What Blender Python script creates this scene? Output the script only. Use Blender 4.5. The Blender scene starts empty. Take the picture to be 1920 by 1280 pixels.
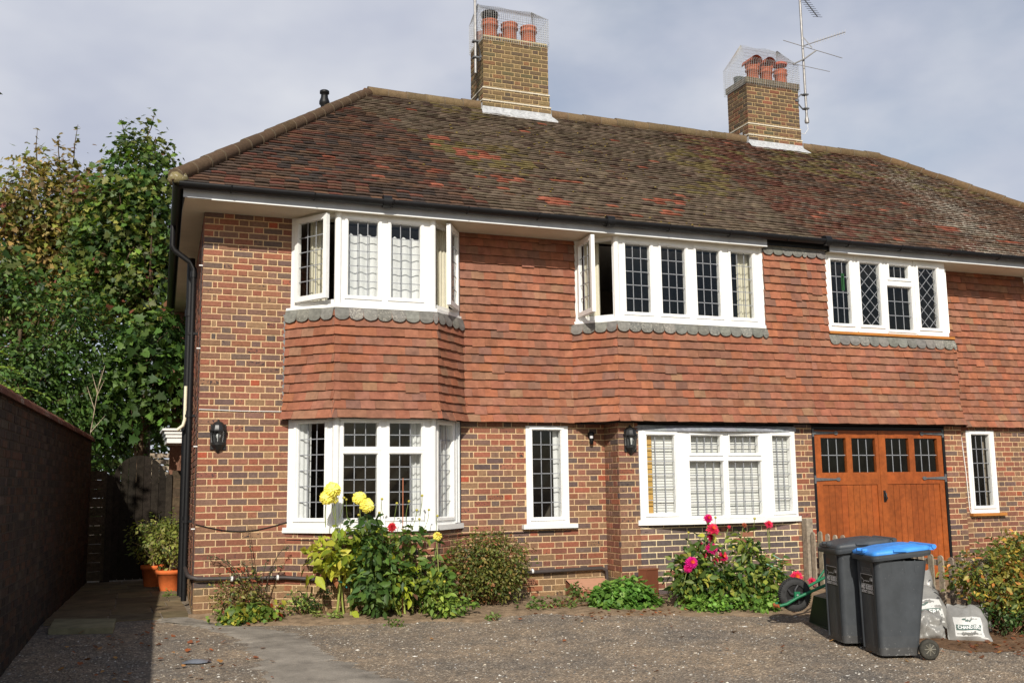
import bpy, math, random
import numpy as np
from mathutils import Vector, Matrix, noise
random.seed(7); RNG = np.random.default_rng(11)
R = random.random
def U(a, b): return a + (b - a) * random.random()
sc = bpy.context.scene
COL = sc.collection

# ------------------------------------------------------------------ colour helpers
def lin(c):
    return tuple(((v/255.0)/12.92 if v/255.0 <= .04045 else ((v/255.0+.055)/1.055)**2.4) for v in c)
def lit(r, g, b, k=1.12):
    """albedo of a surface that reads as r,g,b in full sun"""
    return tuple(min(.9, v/k) for v in lin((r, g, b)))
def jit(c, a=.12, h=.04):
    k = 1 + U(-a, a)
    return tuple(max(.004, v*k*(1+U(-h, h))) for v in c)

# ------------------------------------------------------------------ materials
def mat(name, color=None, rough=.8, var=.15, vscale=25, bump=0.0, bscale=120, spec=.3, metal=0,
        fleck=None, fscale=60, detail=4, lvar=0.0, lscale=1.1, damp=None):
    m = bpy.data.materials.new(name); m.use_nodes = True
    nt = m.node_tree; N = nt.nodes; L = nt.links
    p = N['Principled BSDF']
    p.inputs['Roughness'].default_value = rough
    p.inputs['Specular IOR Level'].default_value = spec
    p.inputs['Metallic'].default_value = metal
    tc = N.new('ShaderNodeTexCoord')
    if color is None:
        a = N.new('ShaderNodeAttribute'); a.attribute_name = 'Col'; src = a.outputs['Color']
    else:
        rgb = N.new('ShaderNodeRGB'); rgb.outputs[0].default_value = (*color, 1); src = rgb.outputs[0]
    if var > 0:
        n = N.new('ShaderNodeTexNoise'); n.inputs['Scale'].default_value = vscale; n.inputs['Detail'].default_value = detail
        n.inputs['Roughness'].default_value = .65
        L.new(tc.outputs['Object'], n.inputs['Vector'])
        mr = N.new('ShaderNodeMapRange'); mr.inputs[1].default_value = .3; mr.inputs[2].default_value = .7
        mr.inputs[3].default_value = 1-var; mr.inputs[4].default_value = 1+var
        L.new(n.outputs['Fac'], mr.inputs[0])
        vm = N.new('ShaderNodeVectorMath'); vm.operation = 'SCALE'
        L.new(src, vm.inputs[0]); L.new(mr.outputs[0], vm.inputs['Scale']); src = vm.outputs[0]
    if lvar > 0:
        n = N.new('ShaderNodeTexNoise'); n.inputs['Scale'].default_value = lscale; n.inputs['Detail'].default_value = 5; n.inputs['Roughness'].default_value = .6
        mp = N.new('ShaderNodeMapping'); mp.inputs['Scale'].default_value = (1, 1, .45); L.new(tc.outputs['Object'], mp.inputs['Vector']); L.new(mp.outputs[0], n.inputs['Vector'])
        mr = N.new('ShaderNodeMapRange'); mr.inputs[1].default_value = .32; mr.inputs[2].default_value = .68
        mr.inputs[3].default_value = 1-lvar; mr.inputs[4].default_value = 1+lvar*.7
        L.new(n.outputs['Fac'], mr.inputs[0]); fac = mr.outputs[0]
        if damp:      # darker, dirtier towards the ground
            sx = N.new('ShaderNodeSeparateXYZ'); L.new(tc.outputs['Object'], sx.inputs[0])
            dm = N.new('ShaderNodeMapRange'); dm.inputs[1].default_value = 0; dm.inputs[2].default_value = damp[0]; dm.inputs[3].default_value = damp[1]; dm.inputs[4].default_value = 1
            L.new(sx.outputs['Z'], dm.inputs[0]); mm_ = N.new('ShaderNodeMath'); mm_.operation = 'MULTIPLY'; L.new(fac, mm_.inputs[0]); L.new(dm.outputs[0], mm_.inputs[1]); fac = mm_.outputs[0]
        vm = N.new('ShaderNodeVectorMath'); vm.operation = 'SCALE'
        L.new(src, vm.inputs[0]); L.new(fac, vm.inputs['Scale']); src = vm.outputs[0]
    if fleck is not None and color is None:
        # flecks (lichen, burnt spots): density comes from the alpha of Col
        n2 = N.new('ShaderNodeTexNoise'); n2.inputs['Scale'].default_value = fscale; n2.inputs['Detail'].default_value = 3
        n2.inputs['Roughness'].default_value = .7
        L.new(tc.outputs['Object'], n2.inputs['Vector'])
        th = N.new('ShaderNodeMath'); th.operation = 'MULTIPLY_ADD'
        L.new(a.outputs['Alpha'], th.inputs[0]); th.inputs[1].default_value = -.42; th.inputs[2].default_value = .78
        gt = N.new('ShaderNodeMath'); gt.operation = 'SUBTRACT'; L.new(n2.outputs['Fac'], gt.inputs[0]); L.new(th.outputs[0], gt.inputs[1])
        ml = N.new('ShaderNodeMath'); ml.operation = 'MULTIPLY'; ml.use_clamp = True; ml.inputs[1].default_value = 14
        L.new(gt.outputs[0], ml.inputs[0])
        mx = N.new('ShaderNodeMix'); mx.data_type = 'RGBA'
        L.new(ml.outputs[0], mx.inputs['Factor']); L.new(src, mx.inputs[6]); mx.inputs[7].default_value = (*fleck, 1)
        src = mx.outputs[2]
    L.new(src, p.inputs['Base Color'])
    if bump > 0:
        n3 = N.new('ShaderNodeTexNoise'); n3.inputs['Scale'].default_value = bscale; n3.inputs['Detail'].default_value = 5
        L.new(tc.outputs['Object'], n3.inputs['Vector'])
        b = N.new('ShaderNodeBump'); b.inputs['Strength'].default_value = bump; b.inputs['Distance'].default_value = .01
        L.new(n3.outputs['Fac'], b.inputs['Height']); L.new(b.outputs[0], p.inputs['Normal'])
    return m

def leafmat(name, trans=.35, gloss=.35):
    m = bpy.data.materials.new(name); m.use_nodes = True
    nt = m.node_tree; N = nt.nodes; L = nt.links
    p = N['Principled BSDF']; p.inputs['Roughness'].default_value = .5; p.inputs['Specular IOR Level'].default_value = gloss
    a = N.new('ShaderNodeAttribute'); a.attribute_name = 'Col'
    t = N.new('ShaderNodeBsdfTranslucent'); mx = N.new('ShaderNodeMixShader'); mx.inputs[0].default_value = trans
    vm = N.new('ShaderNodeVectorMath'); vm.operation = 'MULTIPLY'; vm.inputs[1].default_value = (1.3, 1.35, .7)
    L.new(a.outputs['Color'], p.inputs['Base Color']); L.new(a.outputs['Color'], vm.inputs[0]); L.new(vm.outputs[0], t.inputs['Color'])
    L.new(p.outputs[0], mx.inputs[1]); L.new(t.outputs[0], mx.inputs[2])
    L.new(mx.outputs[0], N['Material Output'].inputs[0])
    return m

def glassmat(name, tint=(.95, .96, .95), boost=.85):
    m = bpy.data.materials.new(name); m.use_nodes = True
    nt = m.node_tree; N = nt.nodes; L = nt.links
    N.remove(N['Principled BSDF'])
    t = N.new('ShaderNodeBsdfTransparent'); t.inputs[0].default_value = (*tint, 1)
    g = N.new('ShaderNodeBsdfGlossy'); g.inputs['Roughness'].default_value = .012
    tc = N.new('ShaderNodeTexCoord'); n = N.new('ShaderNodeTexNoise'); n.inputs['Scale'].default_value = 5
    L.new(tc.outputs['Object'], n.inputs['Vector'])
    b = N.new('ShaderNodeBump'); b.inputs['Strength'].default_value = .12; b.inputs['Distance'].default_value = .02
    L.new(n.outputs['Fac'], b.inputs['Height']); L.new(b.outputs[0], g.inputs['Normal'])
    ge = N.new('ShaderNodeNewGeometry'); dt = N.new('ShaderNodeVectorMath'); dt.operation = 'DOT_PRODUCT'
    L.new(ge.outputs['Normal'], dt.inputs[0]); L.new(ge.outputs['Incoming'], dt.inputs[1])
    ab = N.new('ShaderNodeMath'); ab.operation = 'ABSOLUTE'; L.new(dt.outputs['Value'], ab.inputs[0])
    om = N.new('ShaderNodeMath'); om.operation = 'SUBTRACT'; om.inputs[0].default_value = 1; L.new(ab.outputs[0], om.inputs[1])
    pw = N.new('ShaderNodeMath'); pw.operation = 'POWER'; L.new(om.outputs[0], pw.inputs[0]); pw.inputs[1].default_value = 5
    f = N.new('ShaderNodeMath'); f.operation = 'MULTIPLY_ADD'; L.new(pw.outputs[0], f.inputs[0]); f.inputs[1].default_value = .94; f.inputs[2].default_value = .05
    ml = N.new('ShaderNodeMath'); ml.operation = 'MULTIPLY'; ml.use_clamp = True; ml.inputs[1].default_value = boost
    mx = N.new('ShaderNodeMixShader')
    L.new(f.outputs[0], ml.inputs[0]); L.new(ml.outputs[0], mx.inputs[0]); L.new(t.outputs[0], mx.inputs[1]); L.new(g.outputs[0], mx.inputs[2])
    L.new(mx.outputs[0], N['Material Output'].inputs[0])
    return m

MT = {}
MT['brick'] = mat('brick', rough=.92, var=.20, vscale=30, lvar=.13, damp=(.9, .84), bump=.5, bscale=130, spec=.12, fleck=lin((62, 54, 56)), fscale=38)
MT['tile'] = mat('clay_tile', rough=.88, var=.22, vscale=11, lvar=.12, lscale=1.6, bump=.35, bscale=150, spec=.15, fleck=lin((188, 178, 160)), fscale=55)
MT['rooftile'] = mat('roof_tile', rough=.93, lvar=.14, lscale=.8, var=.2, vscale=22, bump=.5, bscale=90, spec=.1, fleck=lin((166, 158, 142)), fscale=30)
MT['white'] = mat('white_upvc', (.80, .80, .78), rough=.38, var=.05, vscale=9, spec=.4, lvar=.05, lscale=3)
MT['paint'] = mat('white_paint', (.74, .73, .70), rough=.55, var=.06, vscale=6)
MT['cream'] = mat('cream_soffit', (.62, .56, .44), rough=.7, var=.08, vscale=3)
MT['fascia'] = mat('grey_fascia', (.40, .42, .45), rough=.55, var=.08, vscale=5, lvar=.15, lscale=2)  # shade under the gutter is painted into this grey
MT['black'] = mat('black_plastic', (.007, .007, .008), rough=.5, var=.2, vscale=12, spec=.32)
MT['blackiron'] = mat('black_iron', (.014, .014, .014), rough=.42, var=.25, vscale=40, spec=.5)
MT['lead'] = mat('lead', rough=.6, var=.3, vscale=16, bump=.25, bscale=40, spec=.4, fleck=lin((150, 146, 136)), fscale=45)
MT['lead_line'] = mat('lead_came', (.25, .26, .28), rough=.5, var=.15, vscale=30, spec=.4)
MT['glass'] = glassmat('window_glass')
MT['lampglass'] = glassmat('lamp_glass', (.8, .82, .82), 2.2)
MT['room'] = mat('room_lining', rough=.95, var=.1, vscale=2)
MT['cloth'] = mat('curtain_cloth', rough=.95, var=.06, vscale=10, spec=.1)
MT['wood'] = mat('garage_timber', rough=.48, lvar=.22, lscale=2.2, var=.22, vscale=14, bump=.12, bscale=30, spec=.35)
MT['oldwood'] = mat('weathered_wood', rough=.95, var=.35, vscale=18, bump=.5, bscale=60, spec=.1)
MT['iron'] = mat('iron_hinge', (.13, .135, .14), rough=.55, var=.2, vscale=30, metal=.3)
MT['galv'] = mat('galvanised', (.50, .50, .48), rough=.45, var=.2, vscale=20, metal=.4)
MT['alu'] = mat('aerial_alloy', (.33, .32, .31), rough=.5, var=.2, vscale=20, metal=.5)
MT['terra'] = mat('terracotta', rough=.85, var=.16, vscale=14, bump=.15, bscale=60, spec=.15)
MT['leaf'] = leafmat('leaf')
MT['petal'] = leafmat('petal', .3, .15)
MT['bark'] = mat('bark', rough=.95, var=.35, vscale=14, bump=.6, bscale=40, spec=.1)
MT['stone'] = mat('loose_stone', rough=.9, var=.15, vscale=60, spec=.2)
MT['bin'] = mat('bin_plastic', rough=.5, lvar=.16, lscale=4, var=.12, vscale=9, bump=.05, bscale=200, spec=.35, fleck=lin((120, 120, 118)), fscale=42)
MT['rubber'] = mat('rubber', rough=.8, var=.3, vscale=20, bump=.15, bscale=90, spec=.2)
MT['sack'] = mat('sack_film', rough=.35, var=.12, vscale=9, bump=.5, bscale=14, spec=.5)
MT['ink'] = mat('print', rough=.5, var=.05)
MT['plastic'] = mat('moulded_plastic', rough=.5, var=.08, vscale=6, spec=.35)
MT['soil'] = mat('soil', rough=1, var=.45, vscale=9, bump=1, bscale=45, spec=.05)
MT['slab'] = mat('paving_stone', rough=.92, var=.3, vscale=4, bump=.4, bscale=50, spec=.15)

def groundmat():
    m = bpy.data.materials.new('gravel_tarmac'); m.use_nodes = True
    nt = m.node_tree; N = nt.nodes; L = nt.links; p = N['Principled BSDF']
    p.inputs['Roughness'].default_value = .95; p.inputs['Specular IOR Level'].default_value = .12
    tc = N.new('ShaderNodeTexCoord')
    def noi(s, d=4, r=.6):
        n = N.new('ShaderNodeTexNoise'); n.inputs['Scale'].default_value = s; n.inputs['Detail'].default_value = d
        n.inputs['Roughness'].default_value = r; L.new(tc.outputs['Object'], n.inputs['Vector']); return n
    v = N.new('ShaderNodeTexVoronoi'); v.inputs['Scale'].default_value = 62; L.new(tc.outputs['Object'], v.inputs['Vector'])
    sp = N.new('ShaderNodeSeparateColor'); L.new(v.outputs['Color'], sp.inputs[0])
    cr = N.new('ShaderNodeValToRGB'); e = cr.color_ramp.elements
    e[0].position = 0; e[0].color = (.150, .132, .113, 1); e[1].position = 1; e[1].color = (.50, .46, .39, 1)
    for pos, c in ((.45, (.205, .182, .156)), (.72, (.25, .215, .176)), (.9, (.30, .26, .21))):
        x = e.new(pos); x.color = (*c, 1)
    L.new(sp.outputs[0], cr.inputs[0])
    big = noi(.9, 5); cr2 = N.new('ShaderNodeValToRGB'); e = cr2.color_ramp.elements
    e[0].position = .34; e[0].color = (.78, .79, .82, 1); e[1].position = .66; e[1].color = (1.26, 1.14, 1.0, 1)
    L.new(big.outputs['Fac'], cr2.inputs[0])
    vm = N.new('ShaderNodeVectorMath'); vm.operation = 'MULTIPLY'; L.new(cr.outputs[0], vm.inputs[0]); L.new(cr2.outputs[0], vm.inputs[1])
    md = noi(5.5, 6, .7); cr3 = N.new('ShaderNodeValToRGB'); e = cr3.color_ramp.elements
    e[0].position = .36; e[0].color = (.80, .80, .79, 1); e[1].position = .66; e[1].color = (1.26, 1.2, 1.12, 1)
    L.new(md.outputs['Fac'], cr3.inputs[0]); vm2 = N.new('ShaderNodeVectorMath'); vm2.operation = 'MULTIPLY'
    L.new(vm.outputs[0], vm2.inputs[0]); L.new(cr3.outputs[0], vm2.inputs[1]); L.new(vm2.outputs[0], p.inputs['Base Color'])
    b = N.new('ShaderNodeBump'); b.inputs['Strength'].default_value = .9; b.inputs['Distance'].default_value = .012
    L.new(v.outputs['Distance'], b.inputs['Height']); L.new(b.outputs[0], p.inputs['Normal'])
    return m
MT['ground'] = groundmat()
MT['path'] = mat('worn_tarmac', (.24, .214, .18), rough=.95, var=.38, vscale=3.2, bump=.8, bscale=70, spec=.1, detail=10)

# ------------------------------------------------------------------ objects
ORG = {}
def tag(o, label=None, cat=None, group=None, kind=None):
    if label: o['label'] = label
    if cat: o['category'] = cat
    if group: o['group'] = group
    if kind: o['kind'] = kind
    return o
def thing(name, label, cat, loc=(0, 0, 0), rz=0, group=None):
    o = bpy.data.objects.new(name, None); o.empty_display_size = .1
    COL.objects.link(o); o.location = loc; o.rotation_euler = (0, 0, rz)
    ORG[o.name] = (0, 0, 0)
    return tag(o, label, cat, group)
def world_thing(name, label, cat, loc=(0, 0, 0), group=None):
    """a thing whose parts are written in world coordinates"""
    o = thing(name, label, cat, loc, 0, group); ORG[o.name] = tuple(loc); return o

class M:
    def __init__(s): s.v = []; s.f = []; s.c = []; s.sm = []
    def face(s, pts, col=(1, 1, 1), a=0.0, smooth=False):
        i = len(s.v); s.v.extend(pts); s.f.append(tuple(range(i, i+len(pts)))); s.c.append((*col[:3], a)); s.sm.append(smooth)
    def grid(s, rows, col=(1, 1, 1), a=0.0, smooth=True, closeu=False):
        i = len(s.v); n = len(rows[0])
        for r in rows: s.v.extend(r)
        for k in range(len(rows)-1):
            for j in range(n if closeu else n-1):
                j2 = (j+1) % n
                s.f.append((i+k*n+j, i+k*n+j2, i+(k+1)*n+j2, i+(k+1)*n+j)); s.c.append((*col[:3], a)); s.sm.append(smooth)
    def box(s, x0, x1, y0, y1, z0, z1, col=(1, 1, 1), a=0.0):
        s.prism([(x0, y0), (x1, y0), (x1, y1), (x0, y1)], z0, z1, col, a)
    def prism(s, poly, z0, z1, col=(1, 1, 1), a=0.0):
        n = len(poly)
        s.face([(x, y, z1) for x, y in poly], col, a); s.face([(x, y, z0) for x, y in reversed(poly)], col, a)
        for i in range(n):
            p, q = poly[i], poly[(i+1) % n]
            s.face([(p[0], p[1], z0), (q[0], q[1], z0), (q[0], q[1], z1), (p[0], p[1], z1)], col, a)
    def obox(s, F, s0, s1, z0, z1, d0, d1, col=(1, 1, 1), a=0.0):
        """box on a facet: s along it, d out of it"""
        P = lambda q, z, d: F.p(q, z, d)
        s.face([P(s0, z0, d1), P(s1, z0, d1), P(s1, z1, d1), P(s0, z1, d1)], col, a)
        s.face([P(s1, z0, d0), P(s0, z0, d0), P(s0, z1, d0), P(s1, z1, d0)], col, a)
        s.face([P(s0, z0, d0), P(s0, z0, d1), P(s0, z1, d1), P(s0, z1, d0)], col, a)
        s.face([P(s1, z0, d1), P(s1, z0, d0), P(s1, z1, d0), P(s1, z1, d1)], col, a)
        s.face([P(s0, z1, d1), P(s1, z1, d1), P(s1, z1, d0), P(s0, z1, d0)], col, a)
        s.face([P(s0, z0, d0), P(s1, z0, d0), P(s1, z0, d1), P(s0, z0, d1)], col, a)
    def tube(s, pts, r, n=8, col=(1, 1, 1), a=0.0, caps=True):
        pts = [Vector(p) for p in pts]; m = len(pts)
        rs = r if isinstance(r, (list, tuple)) else [r]*m
        rows = []; prev = None
        for i, p in enumerate(pts):
            t = (pts[min(i+1, m-1)] - pts[max(i-1, 0)])
            t = t.normalized() if t.length > 1e-9 else Vector((0, 0, 1))
            if prev is None:
                ref = Vector((0, 0, 1)) if abs(t.z) < .9 else Vector((1, 0, 0))
                e = t.cross(ref).normalized()
            else:
                e = (prev - t*prev.dot(t)); e = e.normalized() if e.length > 1e-6 else t.orthogonal().normalized()
            prev = e; b = t.cross(e)
            rows.append([tuple(p + (e*math.cos(2*math.pi*k/n) + b*math.sin(2*math.pi*k/n))*rs[i]) for k in range(n)])
        s.grid(rows, col, a, n > 4, True)
        if caps:
            s.face(list(reversed(rows[0])), col, a); s.face(rows[-1], col, a)
    def lathe(s, prof, cx=0, cy=0, cz=0, n=20, col=(1, 1, 1), a=0.0, sq=1.0):
        rows = [[(cx+r*math.cos(2*math.pi*k/n), cy+r*sq*math.sin(2*math.pi*k/n), cz+z) for k in range(n)] for r, z in prof]
        s.grid(rows, col, a, True, True)
        if prof[0][0] > 1e-4: s.face(list(reversed(rows[0])), col, a)
        if prof[-1][0] > 1e-4: s.face(rows[-1], col, a)
    def build(s, name, material, parent=None, label=None, kind=None):
        ox = (0, 0, 0)
        if parent is not None:
            ox = ORG.get(parent.name, (0, 0, 0))
        me = bpy.data.meshes.new(name)
        v = s.v if ox == (0, 0, 0) else [(p[0]-ox[0], p[1]-ox[1], p[2]-ox[2]) for p in s.v]
        me.from_pydata([tuple(p) for p in v], [], s.f)
        at = me.attributes.new('Col', 'FLOAT_COLOR', 'FACE')
        at.data.foreach_set('color', np.array(s.c, dtype=np.float32).ravel())
        me.polygons.foreach_set('use_smooth', np.array(s.sm, dtype=bool))
        me.update()
        return link_mesh(name, me, material, parent, ox, label, kind)
def link_mesh(name, me, material, parent=None, ox=(0, 0, 0), label=None, kind=None):
    me.materials.append(MT[material] if isinstance(material, str) else material)
    o = bpy.data.objects.new(name, me); COL.objects.link(o)
    ORG[o.name] = ox
    if parent is not None: o.parent = parent
    if label: o['label'] = label
    if kind: o['kind'] = kind
    return o

class Panes(list):
    def build(s, name, material, parent):
        for g in s: g.build(name, material, parent)
class F:
    """vertical facet of a wall: from p to q in plan, z up, outward to the right-hand side of the walk"""
    def __init__(s, p, q):
        s.o = p; dx, dy = q[0]-p[0], q[1]-p[1]; s.L = math.hypot(dx, dy)
        s.u = (dx/s.L, dy/s.L); s.n = (s.u[1], -s.u[0])
    def p(s, a, z, d=0.0):
        return (s.o[0]+s.u[0]*a+s.n[0]*d, s.o[1]+s.u[1]*a+s.n[1]*d, z)

def text_mesh(body, size, align='CENTER', bold=0.0):
    cu = bpy.data.curves.new('print', 'FONT'); cu.body = body; cu.size = size
    cu.align_x = align; cu.align_y = 'CENTER'; cu.offset = bold; cu.resolution_u = 2
    o = bpy.data.objects.new('print', cu); COL.objects.link(o)
    dg = bpy.context.evaluated_depsgraph_get(); dg.update()
    me = bpy.data.meshes.new_from_object(o.evaluated_get(dg))
    vs = [tuple(v.co) for v in me.vertices]; fs = [tuple(p.vertices) for p in me.polygons]
    bpy.data.objects.remove(o); bpy.data.meshes.remove(me); bpy.data.curves.remove(cu)
    return vs, fs
def add_text(mm, body, size, fn, col, align='CENTER', bold=0.0, fit=None):
    vs, fs = text_mesh(body, size, align, bold)
    k = 1
    if fit:
        w = max(v[0] for v in vs)-min(v[0] for v in vs); k = fit/max(w, 1e-6)
    i = len(mm.v); mm.v.extend([fn(v[0]*k, v[1]) for v in vs])
    for f in fs:
        mm.f.append(tuple(i+q for q in f)); mm.c.append((*col, 0)); mm.sm.append(False)

# ------------------------------------------------------------------ ground level
def gz(y):
    return 0.0 if y >= 0 else (max(-.30, .045*y) if y > -6.7 else -.30)

# ------------------------------------------------------------------ brickwork
PAL = {
 'house': [(lit(146,98,79),5), (lit(138,102,83),5), (lit(126,97,84),4), (lit(112,92,84),3.2), (lit(152,96,76),3), (lit(134,91,76),4.5), (lit(146,114,89),1.6), (lit(166,88,66),.4), (lit(100,86,82),1.3)],
 'grey': [(lit(122,106,100),6), (lit(108,96,94),5), (lit(134,106,92),3), (lit(150,100,82),1.6), (lit(100,90,88),3)],
 'base': [(lit(150,122,90),5), (lit(140,112,86),4), (lit(156,106,78),2), (lit(124,104,84),3)],
 'chim': [(lit(126,108,80),5), (lit(116,98,74),4), (lit(112,94,74),4), (lit(98,84,70),3.5), (lit(134,100,74),1.6), (lit(108,98,74),2)],
 'chim2': [(lit(110,90,72),5), (lit(102,86,70),4), (lit(124,92,72),4), (lit(94,82,70),3), (lit(134,90,70),1), (lit(104,94,74),1.5)],
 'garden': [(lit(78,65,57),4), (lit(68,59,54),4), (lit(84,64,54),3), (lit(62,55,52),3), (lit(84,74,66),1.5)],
}
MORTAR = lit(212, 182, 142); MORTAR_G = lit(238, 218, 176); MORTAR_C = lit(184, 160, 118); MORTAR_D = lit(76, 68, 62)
def pick(p):
    L = PAL[p]; return random.choices([c for c, w in L], [w for c, w in L])[0]

def brickwall(mm, fc, s0, s1, z0, z1, holes=(), pal='house', mortar=MORTAR, bond='flemish', proud=.0045, palfn=None, phase=0, coarse=False, zbase=0.0, mfn=None):
    # mortar sheet with holes
    xs = sorted({s0, s1, *[h[0] for h in holes], *[h[1] for h in holes]}); xs = [x for x in xs if s0 <= x <= s1]
    zs = sorted({z0, z1, *[h[2] for h in holes], *[h[3] for h in holes]}); zs = [z for z in zs if z0 <= z <= z1]
    for i in range(len(xs)-1):
        for j in range(len(zs)-1):
            cx, cz = (xs[i]+xs[i+1])/2, (zs[j]+zs[j+1])/2
            if any(h[0] < cx < h[1] and h[2] < cz < h[3] for h in holes): continue
            mm.face([fc.p(xs[i], zs[j], -proud*.5), fc.p(xs[i+1], zs[j], -proud*.5), fc.p(xs[i+1], zs[j+1], -proud*.5), fc.p(xs[i], zs[j+1], -proud*.5)], mortar if mfn is None else mfn(cz))
    c = .075; n0 = int(math.floor((z0-zbase)/c)); n1 = int(math.ceil((z1-zbase)/c))
    for n in range(n0, n1):
        za, zb = max(z0, zbase+n*c+.0062), min(z1, zbase+(n+1)*c-.0062)
        if zb-za < .02: continue
        cuts = []
        for h in holes:
            if h[2] < (za+zb)/2 < h[3]: cuts.append((h[0], h[1]))
        q = s0; k = 0; odd = (n+phase) % 2
        while q < s1-.012:
            if bond == 'flemish':
                if odd:
                    seq = (.1125, .0565) if k < 2 else None
                    w = seq[k] if k < 2 else (.225 if k % 2 == 0 else .1125)
                else:
                    w = .225 if k % 2 == 0 else .1125
            else:
                w = .1125 if (odd and k == 0) else .225
            e = min(q+w-.0115, s1)
            segs = [(q, e)]
            for a, b in cuts:
                ns = []
                for (x, y) in segs:
                    if b <= x or a >= y: ns.append((x, y)); continue
                    if a-x > .02: ns.append((x, a))
                    if y-b > .02: ns.append((b, y))
                segs = ns
            for (x, y) in segs:
                pl = palfn((x+y)/2, (za+zb)/2) if palfn else pal
                col = jit(pick(pl), .12, .04); fl = U(.15, .6) if R() < .25 else U(0, .1)
                d = proud + U(-.002, .002); b = .004; j = lambda: U(-.0022, .0022)
                o = [fc.p(x, za, -proud*.5), fc.p(y, za, -proud*.5), fc.p(y, zb, -proud*.5), fc.p(x, zb, -proud*.5)]
                i4 = [fc.p(x+b+j(), za+b+j(), d), fc.p(y-b+j(), za+b+j(), d), fc.p(y-b+j(), zb-b+j(), d), fc.p(x+b+j(), zb-b+j(), d)]
                mm.face(i4, col, fl)
                if not coarse:
                    for t in range(4):
                        t2 = (t+1) % 4; mm.face([o[t], o[t2], i4[t2], i4[t]], col, fl)
            q = q+w; k += 1

# ------------------------------------------------------------------ tile hanging
TP = [(lit(154,101,79),5), (lit(146,95,74),5), (lit(146,102,83),4.5), (lit(140,98,79),4), (lit(158,101,76),2.5), (lit(150,112,88),.8), (lit(132,97,82),1.2)]
def tilehang(mm, fc, s0, s1, z0, z1, holes=(), gauge=.106, tw=.168, bell=True, phase=0, ext=(0, 0)):
    n = int(math.ceil((z1-z0)/gauge))
    def kick(z):
        return (.075*max(0, 1-(z-z0)/.42)**2) if bell else 0
    for k in range(n-1, -1, -1):
        za = z0+k*gauge; zt = min(z1, za+gauge+.012)
        kk = .41*(kick(za)+.030); S0, S1 = s0-ext[0]*kk, s1+ext[1]*kk
        q = S0 - ((k+phase) % 2)*tw*.5 - U(0, .02)
        while q < S1:
            a, b = max(S0, q+.0004), min(S1, q+tw-.0004); q += tw
            if b-a < .012: continue
            zc = za+gauge*.5; skip = False; segs = [(a, b)]
            for h in holes:
                if h[2]-.03 < zc < h[3]:
                    ns = []
                    for x, y in segs:
                        if h[1] <= x or h[0] >= y: ns.append((x, y)); continue
                        if h[0]-x > .012: ns.append((x, h[0]))
                        if y-h[1] > .012: ns.append((h[1], y))
                    segs = ns
            for a, b in segs:
                col = jit(random.choices([c for c, w in TP], [w for c, w in TP])[0], .08, .04); fl = U(0, .22) if R() < .4 else 0
                d1 = kick(za)+.037+U(-.005, .005); d0 = kick(zt)+.010+U(-.002, .002); th = .015
                j1, j2 = U(-.005, .005), U(-.005, .005); sl_ = -U(.008, .022) if R() < .025 else 0; j1 += sl_; j2 += sl_; md = U(.001, .004); m = (a+b)/2
                p = [fc.p(a, za+j1, d1), fc.p(m, za+(j1+j2)/2, d1+md), fc.p(b, za+j2, d1), fc.p(b, zt, d0), fc.p(m, zt, d0+md), fc.p(a, zt, d0)]
                mm.face([p[0], p[1], p[4], p[5]], col, fl); mm.face([p[1], p[2], p[3], p[4]], col, fl)
                u = [fc.p(a, za+j1, d1-th), fc.p(m, za+(j1+j2)/2, d1-th), fc.p(b, za+j2, d1-th)]
                dk = tuple(v*.35 for v in col)  # tail edges darkened to paint the shade line under each course
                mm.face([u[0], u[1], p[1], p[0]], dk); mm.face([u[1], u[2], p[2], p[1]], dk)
                mm.face([p[0], p[5], fc.p(a, zt, d0-.012), u[0]], col); mm.face([p[2], u[2], fc.p(b, zt, d0-.012), p[3]], col)
    # dark battens behind, with the same holes
    xs = sorted({s0, s1, *[min(max(h[0], s0), s1) for h in holes], *[min(max(h[1], s0), s1) for h in holes]})
    zs = sorted({z0, z1, *[min(max(h[2], z0), z1) for h in holes], *[min(max(h[3], z0), z1) for h in holes]})
    for i in range(len(xs)-1):
        for j in range(len(zs)-1):
            cx, cz = (xs[i]+xs[i+1])/2, (zs[j]+zs[j+1])/2
            if any(h[0] < cx < h[1] and h[2] < cz < h[3] for h in holes): continue
            mm.face([fc.p(xs[i], zs[j], -.01), fc.p(xs[i+1], zs[j], -.01), fc.p(xs[i+1], zs[j+1], -.01), fc.p(xs[i], zs[j+1], -.01)], (.05, .03, .025))

def apron(mm, fc, s0, s1, zt, zb, d=.045, w=.168, off=0.0):
    q = s0+off
    top = [fc.p(s0, zt, d-.03), fc.p(s1, zt, d-.03)]
    k = 0
    x = s0
    while x < s1-.02:
        y = min(x+w, s1); c = jit(lit(118, 116, 110), .18, .03); r = (y-x)/2; dd = d+U(0, .005)
        pts = [fc.p(x, zt, d-.03)]
        for i in range(9):
            t = math.pi*(i/8.0)
            pts.append(fc.p((x+y)/2 - r*math.cos(t)*.98, zb+.05-.05*math.sin(t)+U(-.003, .003), dd))
        pts.append(fc.p(y, zt, d-.03))
        mm.face(pts, c, U(.1, .7)); x += w; k += 1

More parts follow.
